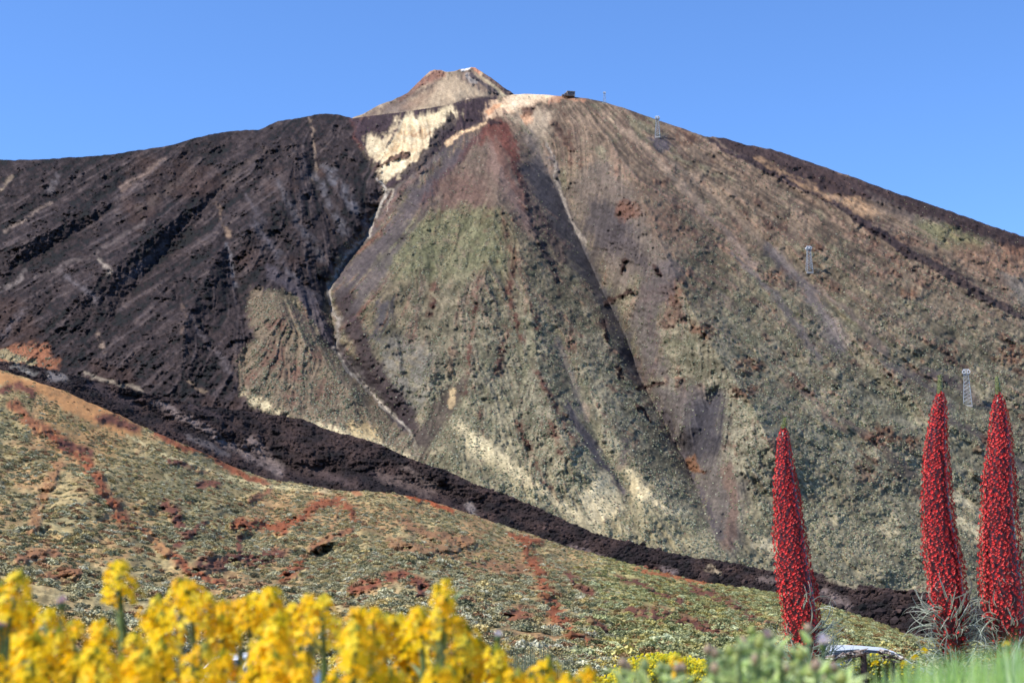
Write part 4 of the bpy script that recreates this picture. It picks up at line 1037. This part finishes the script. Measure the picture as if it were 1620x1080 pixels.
B1 = [(676, 1240.5, 3), (690, 1240, 7), (720, 1240.5, 11.5), (760, 1242, 17), (800, 1246, 21), (850, 1251, 25), (900, 1256, 28), (950, 1264, 29.5), (1000, 1271, 28), (1050, 1275, 22)]
B2 = [(620, 1487, 3), (632, 1487, 7), (652, 1486, 11), (700, 1482, 16.5), (750, 1481, 20.5), (800, 1482, 23), (850, 1488, 26.5), (900, 1496, 28.5), (950, 1500, 29), (1000, 1506, 25), (1045, 1508, 18)]
B3 = [(621, 1579.5, 3), (634, 1580, 7.5), (654, 1581, 12), (700, 1583.5, 17.5), (750, 1581, 23), (800, 1579.5, 26.5), (850, 1581, 29), (900, 1584.5, 32), (950, 1589, 34), (1000, 1595, 31), (1045, 1597, 22)]
PI = math.pi
bugloss(B1, (661, 1242), 12.6, "lone red flower spike left of the twig fence, shortest of the three",
        [(945, 1010, -1.6, 0.5, 16, .9, 0), (985, 1050, -1.2, 0.6, 34, 1.1, 0), (1000, 1060, PI - .6, PI + .9, 20, .8, 0), (930, 1040, -2.4, -.6, 14, 1.0, 1), (1035, 1100, -.9, .7, 50, 1.35, 0), (1050, 1100, -3.6, -.2, 40, 1.3, 0)], 11)
bugloss(B2, (593, 1487), 12.0, "middle red flower spike with a slight lean, ringed by many curling leaves",
        [(945, 1000, -2.2, 0.3, 26, .9, 0), (960, 1045, PI - .7, PI + 1.0, 58, 1.0, 0), (970, 1045, -.9, .5, 44, 1.05, 0), (890, 960, -2.6, -.5, 14, 1.0, 1), (985, 1040, -2.6, -.8, 26, .7, 0), (1040, 1090, -4, 0, 60, 1.2, 0)], 12)
bugloss(B3, (595, 1577), 12.0, "thickest red flower spike, partly cut by the right edge of the frame",
        [(955, 1040, PI - .5, PI + .9, 40, .95, 0), (900, 1010, -2.4, -.6, 20, 1.0, 1), (985, 1040, -2.4, -.4, 16, .7, 0), (1040, 1090, -4, 0, 60, 1.2, 0)], 13)

# ------------------------------------------------------------------ low fence of posts and dead twigs
fz0 = at(1385, 1060, 11.0)
fence = empty("twig_fence", (fz0.x, fz0.y, ground_z(11.0)))
tag(fence, "low fence of dark posts and dead twigs between the red spikes", "fence")
fb = Vector(fence.location)
for (u, v, w) in ((1365, 1031, 10.5), (1411, 1044, 8)):
    t = at(u, v, 11.0) - fb
    m = MB(); m.tube([(t.x - .01, t.y, -0.1), (t.x, t.y, t.z * .5), (t.x + .004, t.y, t.z)], [w * 11 / F / 2 * 1.1, w * 11 / F / 2, w * 11 / F / 2 * .92], 9, (0.075, 0.05, 0.045)); m.build("post", MAT_WOOD, fence)
rnd = random.Random(5)
for k in range(44):
    if k < 24: u0, u1, v0, v1 = 1300, 1372, 1046, 1031
    elif k < 34: u0, u1, v0, v1 = 1388, 1436, 1033, 1042
    else: u0, u1, v0, v1 = 1304, 1360, 1066, 1050
    a = rnd.uniform(0, .4); b = rnd.uniform(.6, 1.05); dv = rnd.uniform(-5, 6)
    p = [at(u0 + (u1 - u0) * t + rnd.uniform(-3, 3), v0 + (v1 - v0) * t + dv + rnd.uniform(-3, 3), 11.0 + rnd.uniform(-.15, .15)) - fb for t in np.linspace(a, b, 6)]
    q = rnd.uniform(.004, .009)
    m = MB(); m.tube(p, [q, q * 1.1, q * .9, q, q * .8, q * .4], 5, rnd.choice([(0.30, 0.25, 0.21), (0.20, 0.15, 0.13), (0.10, 0.07, 0.06), (0.45, 0.41, 0.36)])); m.build("twig", MAT_WOOD, fence)

# ------------------------------------------------------------------ yellow flower plants close to the lens
YEL = [(0.97, 0.62, 0.008), (0.97, 0.68, 0.012), (0.96, 0.54, 0.006), (0.98, 0.76, 0.05)]
GRN = [(0.16, 0.22, 0.05), (0.12, 0.18, 0.05), (0.20, 0.25, 0.09)]
def raceme(seed, h, w, nfl):
    rnd = random.Random(seed); m = MB()
    m.tube([(0, 0, -.05), (0, 0, h * .5), (0, 0, h)], [.0028, .0024, .001], 5, GRN[1])
    for k in range(nfl):
        t = (k + rnd.random()) / nfl * 0.9
        a = k * 2.39996 + rnd.uniform(-.4, .4)
        R = w * (1 - 0.55 * t ** 1.5) * rnd.uniform(.6, 1.3)
        c = Vector((math.cos(a) * R, math.sin(a) * R, h * t + .006))
        m.face([Vector((0, 0, h * t - .004)), Vector((0, 0.0012, h * t - .003)), c], GRN[2])
        d = (Vector((math.cos(a), math.sin(a), rnd.uniform(.3, 1.2)))).normalized()
        s = d.cross(Vector((0, 0, 1))).normalized(); u = s.cross(d); q0 = rnd.uniform(0, 1.57); sz = rnd.uniform(.0058, .0082)
        col = rnd.choice(YEL)
        for p in range(4):
            w0 = q0 + p * 1.5708
            e = s * math.cos(w0) + u * math.sin(w0); f = s * math.cos(w0 + 1.5708) + u * math.sin(w0 + 1.5708)
            m.face([c, c + e * sz * .6 - f * sz * .42 + d * .002, c + e * sz * 1.15 - f * sz * .25 + d * .001, c + e * sz * 1.15 + f * sz * .25 + d * .001, c + e * sz * .6 + f * sz * .42 + d * .002], col)
    for k in range(16):
        a = k * 2.4; t = k / 16; c = Vector((math.cos(a) * w * .34 * (1 - t), math.sin(a) * w * .34 * (1 - t), h * (0.88 + .16 * t)))
        q = .0034
        col = rnd.choice([(0.40, 0.40, 0.03), (0.28, 0.33, 0.05), (0.55, 0.46, 0.02)])
        A = [c + Vector(x) * q for x in ((1, 0, 0), (0, 1, 0), (-1, 0, 0), (0, -1, 0))]
        for p in range(4):
            m.face([A[p], A[(p + 1) % 4], c + Vector((0, 0, q * 1.7))], col); m.face([A[(p + 1) % 4], A[p], c - Vector((0, 0, q * 1.4))], col)
    return m.mesh("raceme", MAT_PETAL)
RAC = [raceme(200 + k, .052 + .006 * (k % 4), .0185 + .002 * (k % 3), 25 + 3 * (k % 4)) for k in range(9)]
STALK = [ribbon(300 + k, .035 + .004 * k, .007, .7, -.5, ((0.40, 0.48, 0.26), (0.20, 0.30, 0.10)), 4).mesh("narrow_leaf", MAT_LEAF) for k in range(4)]

def skyline(u):
    return float(np.interp(u, [-30, 0, 14, 30, 45, 62, 85, 100, 120, 150, 175, 195, 215, 230, 260, 295, 325, 345, 372, 390, 410, 440, 455, 475, 492, 515, 528, 545, 560, 590, 620, 645, 665, 680, 690, 703, 722, 745, 765, 780],
                              [940, 900, 892, 905, 960, 920, 960, 985, 972, 965, 990, 985, 1000, 965, 935, 905, 915, 938, 945, 940, 925, 922, 938, 945, 938, 930, 975, 975, 952, 952, 962, 968, 962, 935, 925, 940, 968, 982, 1000, 1040]))
def yellow_plant(spikes, label, seed, leafy=26):
    """spikes: (u, v of the top, distance, size)"""
    rnd = random.Random(seed)
    cu = sum(s[0] for s in spikes) / len(spikes); cr = sum(s[2] for s in spikes) / len(spikes)
    b = at(cu, 1080, cr); base = Vector((b.x, b.y, ground_z(cr) - .02))
    root = empty("yellow_flower_plant", base)
    tag(root, label, "flower plant", "yellow flower plants close to the lens")
    for (u, v, r, sc) in spikes:
        me = rnd.choice(RAC); h = max(p.co.z for p in me.vertices) * sc
        t = at(u, v, r) - base
        foot = Vector((t.x, t.y, t.z - h))
        link("flower_spike", me, root, foot, (rnd.uniform(-.16, .16), rnd.uniform(-.16, .16), rnd.uniform(0, 6.28)), sc)
        m = MB(); k = Vector((rnd.uniform(-.01, .01), rnd.uniform(-.01, .01), 0))
        pts = [Vector((rnd.uniform(-.02, .02), rnd.uniform(-.02, .02), 0)), foot * .5 + k, foot * .85 + k, foot - Vector((0, 0, .004))]
        pts[1].z = foot.z * .5; pts[2].z = foot.z * .85
        m.tube(pts, [.006, .005, .0045, .003], 5, rnd.choice(GRN)); m.build("stem", MAT_LEAF, root)
        for j in range(leafy // len(spikes) + 2):
            f = rnd.uniform(.80, 1.0); q = pts[2] + (foot - pts[2]) * ((f - .8) / .2)
            link("leaf", rnd.choice(STALK), root, q, (rnd.uniform(-.3, .3), rnd.uniform(-.4, .2), rnd.uniform(0, 6.28)), rnd.uniform(.7, 1.25))
    return root

rnd = random.Random(21)
BINS = [(-34, 42, "yellow flower plant at the far left edge, its tallest spike cut by the frame"),
        (46, 96, "yellow flower plant with one detached spike just right of the left edge"),
        (100, 168, "low yellow flower plant with round green buds left of the lone tall spike"),
        (214, 306, "yellow flower plant stepping up to a green tipped peak right of the lone tall spike"),
        (308, 384, "dense yellow flower plant at the middle of the left clump, no gaps"),
        (388, 462, "yellow flower plant with a flat broad top above a dark gap showing the parked car"),
        (466, 532, "full rounded yellow flower plant ending at the gap in the clump"),
        (548, 606, "yellow flower plant just right of the gap in the clump, with green nodding tip"),
        (608, 664, "yellow flower plant with three even tips between two taller peaks"),
        (668, 712, "yellow flower plant topped by a thin shoot with a single open flower"),
        (714, 770, "yellow flower plant at the right end of the big clump, sloping down")]
for bi, (u0, u1, lab) in enumerate(BINS):
    sp = []
    u = u0 + 6
    while u < u1:
        uu = u + rnd.uniform(-5, 5)
        sp.append((uu, skyline(uu) + rnd.uniform(-2, 8), rnd.uniform(1.8, 2.05), rnd.uniform(.8, 1.05)))
        u += 23
    n = int((u1 - u0) / 9.5) + (4 if 380 < u0 < 480 else 0)
    for k in range(n):
        uu = rnd.uniform(u0 - 4, u1 + 4); sv = skyline(uu)
        sp.append((uu, sv + 24 + (1088 - sv) * rnd.random() ** 1.0, rnd.uniform(1.6, 2.0), rnd.uniform(.8, 1.15)))
    yellow_plant(sp, lab, 400 + bi, 125)
yellow_plant([(196, 882, 1.95, 1.0), (158, 985, 1.8, .8), (150, 1030, 1.8, 1.0), (205, 1030, 1.75, .9), (182, 1060, 1.7, .9)], "lone tall yellow spike standing clear of the rest on a bare stem", 430, 90)
yellow_plant([(708, 912, 1.9, .42), (694, 922, 1.92, .5)], "thin budding yellow shoot poking highest above the right part of the clump", 431, 6)
yellow_plant([(800, 1012, 1.9, .95), (788, 1036, 1.85, .9), (806, 1052, 1.8, 1.0), (780, 1066, 1.8, .9)], "short yellow flower plant in front of the grey green broom bush", 432, 40)
yellow_plant([(852, 1033, 1.85, 1.1), (838, 1062, 1.8, .8), (866, 1066, 1.8, .9)], "small yellow flower spike right of the broom bush, leaning on the frame bottom", 433, 20)
yellow_plant([(922, 1047, 1.85, 1.0), (905, 1058, 1.8, .9), (890, 1072, 1.8, .8)], "rightmost small yellow spike left of the lime yellow bush, cut by the frame bottom", 434, 20)
yellow_plant([(1066, 1030, 2.0, .55), (1076, 1040, 2.0, .45)], "small blurred orange yellow flower head in front of the lime yellow bush", 435, 10)

# ------------------------------------------------------------------ pale pink flower heads
def pink(u, v, r, label, col=(0.62, 0.46, 0.50), sz=.007):
    t = at(u, v, r); root = empty("pink_flower", (t.x, t.y, ground_z(r))); rnd = random.Random(int(u))
    tag(root, label, "flower", "pale pink flower heads near the lens")
    h = t.z - root.location.z
    m = MB(); m.tube([(0.02, 0.01, 0), (0.008, 0, h * .6), (0, 0, h)], [.003, .0025, .002], 5, GRN[2]); m.build("stem", MAT_LEAF, root)
    m = MB()
    for k in range(46):
        a = rnd.uniform(0, 6.28); e = rnd.uniform(.1, 1.5); d = Vector((math.cos(a) * math.cos(e), math.sin(a) * math.cos(e), math.sin(e))); s = d.cross(Vector((0, .3, 1))).normalized() * .0012
        m.face([Vector((0, 0, h)) - s, Vector((0, 0, h)) + s, Vector((0, 0, h)) + d * sz * 1.3 + s * .4, Vector((0, 0, h)) + d * sz * 1.3 - s * .4], col)
    m.build("flower_head", MAT_PETAL, root)
    m = MB(); m.tube([(0, 0, h - .008), (0, 0, h - .004), (0, 0, h + .001)], [.002, .0045, .0035], 7, GRN[0]); m.build("calyx", MAT_LEAF, root)
pink(98, 954, 1.95, "pale pink flower head right of the second yellow spike")
pink(2, 990, 1.95, "pale pink flower head at the left edge under the tall yellow spikes")
pink(788, 1006, 2.1, "whitish flower head on a thin stem over the broom bush", (0.7, 0.64, 0.66), .006)
pink(1302, 1019, 1.9, "whitish pink flower head in front of the foot of the lone red spike", (0.72, 0.62, 0.66), .010)
pink(1214, 1009, 1.8, "dull pink flower head among green leaves left of the lone red spike", (0.5, 0.36, 0.34), .008)

# ------------------------------------------------------------------ green leafy plants, bushes, grass
LEAFY = [ribbon(500 + k, .030 + .004 * k, .0105, .4, -.7, ((0.68, 0.78, 0.38), (0.48, 0.66, 0.16)), 4).mesh("broad_leaf", MAT_LEAF) for k in range(5)]
def leafy_plant(tops, label, seed, yellow_bud=False):
    rnd = random.Random(seed)
    cu = sum(s[0] for s in tops) / len(tops); cr = sum(s[2] for s in tops) / len(tops)
    b = at(cu, 1080, cr); base = Vector((b.x, b.y, ground_z(cr)))
    root = empty("leafy_plant", base)
    tag(root, label, "green plant", "pale green leafy plants near the lens")
    for (u, v, r) in tops:
        t = at(u, v, r) - base
        m = MB(); pts = [Vector((rnd.uniform(-.03, .03), rnd.uniform(-.03, .03), 0)), Vector((t.x * .6, t.y * .6, t.z * .6)), t]
        m.tube(pts, [.005, .004, .0025], 5, (0.18, 0.25, 0.10)); m.build("stem", MAT_LEAF, root)
        for j in range(13):
            f = 1 - rnd.random() ** 1.3 * .14 - .005; q = pts[1] + (pts[2] - pts[1]) * ((f - .6) / .4)
            link("leaf", rnd.choice(LEAFY), root, q, (rnd.uniform(-.3, .3), rnd.uniform(-.5, .2), rnd.uniform(0, 6.28)), rnd.uniform(.6, 1.15))
        m = MB(); m.tube([t, t + Vector((0, 0, .005)), t + Vector((0, 0, .011))], [.003, .0055, .002], 7, rnd.choice([(0.40, 0.44, 0.12), (0.30, 0.36, 0.14), (0.42, 0.30, 0.20)])); m.build("flower_bud", MAT_LEAF, root)
rnd = random.Random(31)
def tops(u0, u1, n, v0, v1, r0=1.5, r1=1.95): return [(rnd.uniform(u0, u1), rnd.uniform(v0, v1), rnd.uniform(r0, r1)) for k in range(n)]
leafy_plant(tops(1120, 1170, 11, 1030, 1076), "pale green leafy plant right beside the lime yellow bush, lower than the others", 600)
leafy_plant([(1190, 1004, 1.8), (1176, 1022, 1.75)] + tops(1165, 1222, 11, 1012, 1070), "pale green leafy plant with reddish buds left of the lone red spike", 601)
leafy_plant(tops(1215, 1268, 14, 1024, 1076), "green leafy plant overlapping the left foot of the lone red spike", 602)
leafy_plant([(1279, 1000, 1.9)] + tops(1255, 1306, 9, 1044, 1078), "leafy plant with one tall lime bud rising before the lone red spike", 603)
leafy_plant(tops(1300, 1345, 8, 1060, 1084), "low green leafy plant in front of the leftmost fence post", 604)
leafy_plant(tops(985, 1110, 9, 1056, 1078), "sparse pale green shoots in front of the lime yellow bush", 605)

# lime yellow bush, a few metres behind
def lime_bush(cu, su, vt, D, n, label, seed, u0, u1, cols):
    b = at(cu, 1100, D); root = empty("lime_yellow_bush", (b.x, b.y, ground_z(D)))
    tag(root, label, "bush")
    rnd = random.Random(seed); base = Vector(root.location)
    st, fl = MB(), MB()
    for k in range(n):
        u = rnd.gauss(cu, su); u = min(max(u, u0), u1)
        topv = vt + ((u - cu) / su) ** 2 * 9
        v = topv + abs(rnd.gauss(0, 20)); t = at(u, v, D + rnd.uniform(-.2, .25)) - base
        f = Vector((t.x * .35, t.y * .35, 0)); st.tube([f, f + (t - f) * .6 + Vector((rnd.uniform(-.03, .03), 0, .03)), t], [.003, .0022, .0015], 3, (0.30, 0.33, 0.10), cap=False)
        for j in range(7):
            c = t + Vector((rnd.uniform(-.022, .022), rnd.uniform(-.022, .022), rnd.uniform(-.05, .012)))
            q0 = rnd.uniform(0, 1.5); d = Vector((rnd.uniform(-.8, .6), -rnd.uniform(.2, 1), rnd.uniform(.2, 1.0))).normalized(); s = d.cross(Vector((0, 0, 1))).normalized(); w = s.cross(d)
            col = rnd.choice(cols)
            sz = rnd.uniform(.007, .011) * (D / 8) ** .5
            fl.face([c + (s * math.cos(q0 + p * 1.5708) + w * math.sin(q0 + p * 1.5708)) * sz for p in range(4)], col)
            fl.face([c + (s * math.cos(q0 + .78 + p * 1.5708) + w * math.sin(q0 + .78 + p * 1.5708)) * sz * .6 + d * .003 for p in range(4)], col)
    st.build("stems", MAT_LEAF, root)["kind"] = "stuff"
    fl.build("blossoms", MAT_PETAL, root)["kind"] = "stuff"
lime_bush(1054, 52, 1034, 8.0, 620, "bush covered in tiny lime yellow flowers at the bottom of the frame", 41, 945, 1150, [(0.72, 0.60, 0.02), (0.64, 0.58, 0.03), (0.78, 0.64, 0.02), (0.42, 0.46, 0.06)])
lime_bush(1388, 42, 1035, 12.6, 1100, "pale green bush with yellow blossom behind the twig fence, below the white car roof", 42, 1312, 1470, [(0.34, 0.38, 0.14), (0.26, 0.32, 0.10), (0.44, 0.46, 0.22), (0.70, 0.58, 0.03), (0.30, 0.34, 0.18)])

def broom(u, vtop, w, D, label, seed, n=1500):
    b = at(u, 1090, D); root = empty("broom_bush", (b.x, b.y, ground_z(D))); base = Vector(root.location); rnd = random.Random(seed)
    tag(root, label, "bush")
    m = MB(); H = at(u, vtop, D).z - base.z; W = w * D / F
    for k in range(n):
        a = rnd.uniform(0, 6.283); q = math.sqrt(rnd.random()); x, y = math.cos(a) * q, math.sin(a) * q
        top = H * (1 - .55 * q ** 2.2) * rnd.uniform(.78, 1.04)
        p0 = Vector((x * W * .28, y * W * .28, 0)); p1 = Vector((x * W * .5, y * W * .5, top)); pm = p0 * .35 + p1 * .65 + Vector((x, y, 0)) * W * .03
        pm.z = top * .6
        s = Vector((math.cos(rnd.random() * 6.28), math.sin(rnd.random() * 6.28), 0)) * .0045
        col = rnd.choice([(0.15, 0.17, 0.09), (0.21, 0.22, 0.13), (0.27, 0.27, 0.18), (0.10, 0.12, 0.06)])
        m.face([p0 - s, p0 + s, pm + s, pm - s], col); m.face([pm - s, pm + s, p1], col)
    m.build("twigs", MAT_LEAF, root)["kind"] = "stuff"
    m = MB(); m.tube([(0, 0, -.05), (0, 0, H * .3)], [.05, .03], 7, (0.14, 0.11, 0.08)); m.build("trunk", MAT_WOOD, root)
broom(842, 1004, 200, 15.0, "grey green broom bush of fine upright twigs at the right end of the yellow clump", 51)

# grass bank at lower right
m = MB(); rnd = random.Random(61)
for k in range(1700):
    r = rnd.uniform(1.6, 2.7); u = rnd.uniform(1375, 1700) if rnd.random() < .86 else rnd.uniform(1120, 1380)
    tv = float(np.interp(u, [1120, 1370, 1400, 1450, 1500, 1560, 1600, 1700], [1076, 1074, 1054, 1036, 1026, 1014, 1002, 996])) + rnd.gauss(8, 10) + (40 * rnd.random() if rnd.random() < .6 else 0)
    t = at(u, tv, r); z0 = ground_z(r)
    b = Vector((t.x + rnd.gauss(0, .05), t.y + rnd.gauss(0, .05), z0)); h = t.z - z0
    w = rnd.uniform(.0025, .006); a = rnd.uniform(0, 3.14); s = Vector((math.cos(a), math.sin(a) * .5, 0)) * w
    bend = Vector((rnd.gauss(.03, .09), rnd.gauss(.02, .08), 0))
    p = [b, b * .5 + t * .5 - bend * .4, b * .15 + t * .85 - bend * .15, t]
    col = rnd.choice([(0.44, 0.64, 0.13), (0.54, 0.72, 0.18), (0.30, 0.50, 0.10), (0.70, 0.80, 0.42), (0.42, 0.60, 0.20)])
    m.face([p[0] - s, p[0] + s, p[1] + s, p[1] - s], col); m.face([p[1] - s, p[1] + s, p[2] + s * .7, p[2] - s * .7], col); m.face([p[2] - s * .7, p[2] + s * .7, p[3]], col)
g = m.build("grass", MAT_LEAF); tag(g, "bright green blurred grass bank along the lower right", "grass", None, "stuff")
# small yellow blooms standing in the grass
for k, (u, v) in enumerate([(1592, 1020), (1462, 1030), (1448, 1041), (1430, 1052), (1385, 1050)]):
    r = 2.9 if k in (0, 3) else 7.5
    t = at(u, v, r); root = empty("yellow_bloom", (t.x, t.y, ground_z(r))); h = t.z - root.location.z; rnd = random.Random(k)
    tag(root, ["yellow bloom in the grass before the thickest red spike", "tiny yellow bloom by the left foot of the middle red spike", "tiny yellow bloom just above the grass right of the white car roof", "blurred yellow bloom in the grass right of the twig fence", "small yellow bloom between the two fence posts"][k], "flower", "yellow blooms in the grass")
    mm = MB(); mm.tube([(0.01, 0, 0), (0, 0, h)], [.002, .0015], 4, GRN[2]); mm.build("stem", MAT_LEAF, root)
    mm = MB(); sz = 5.5 * r / F
    for j in range(26):
        a = rnd.uniform(0, 6.28); e = rnd.uniform(-.4, 1.5); d = Vector((math.cos(a) * math.cos(e), math.sin(a) * math.cos(e), math.sin(e))); s = d.cross(Vector((.2, .3, 1))).normalized() * sz * .4
        mm.face([Vector((0, 0, h)) + d * sz * .3, Vector((0, 0, h)) + d * sz + s, Vector((0, 0, h)) + d * sz * 1.2, Vector((0, 0, h)) + d * sz - s], (0.80, 0.62, 0.02))
    mm.build("flower_head", MAT_PETAL, root)
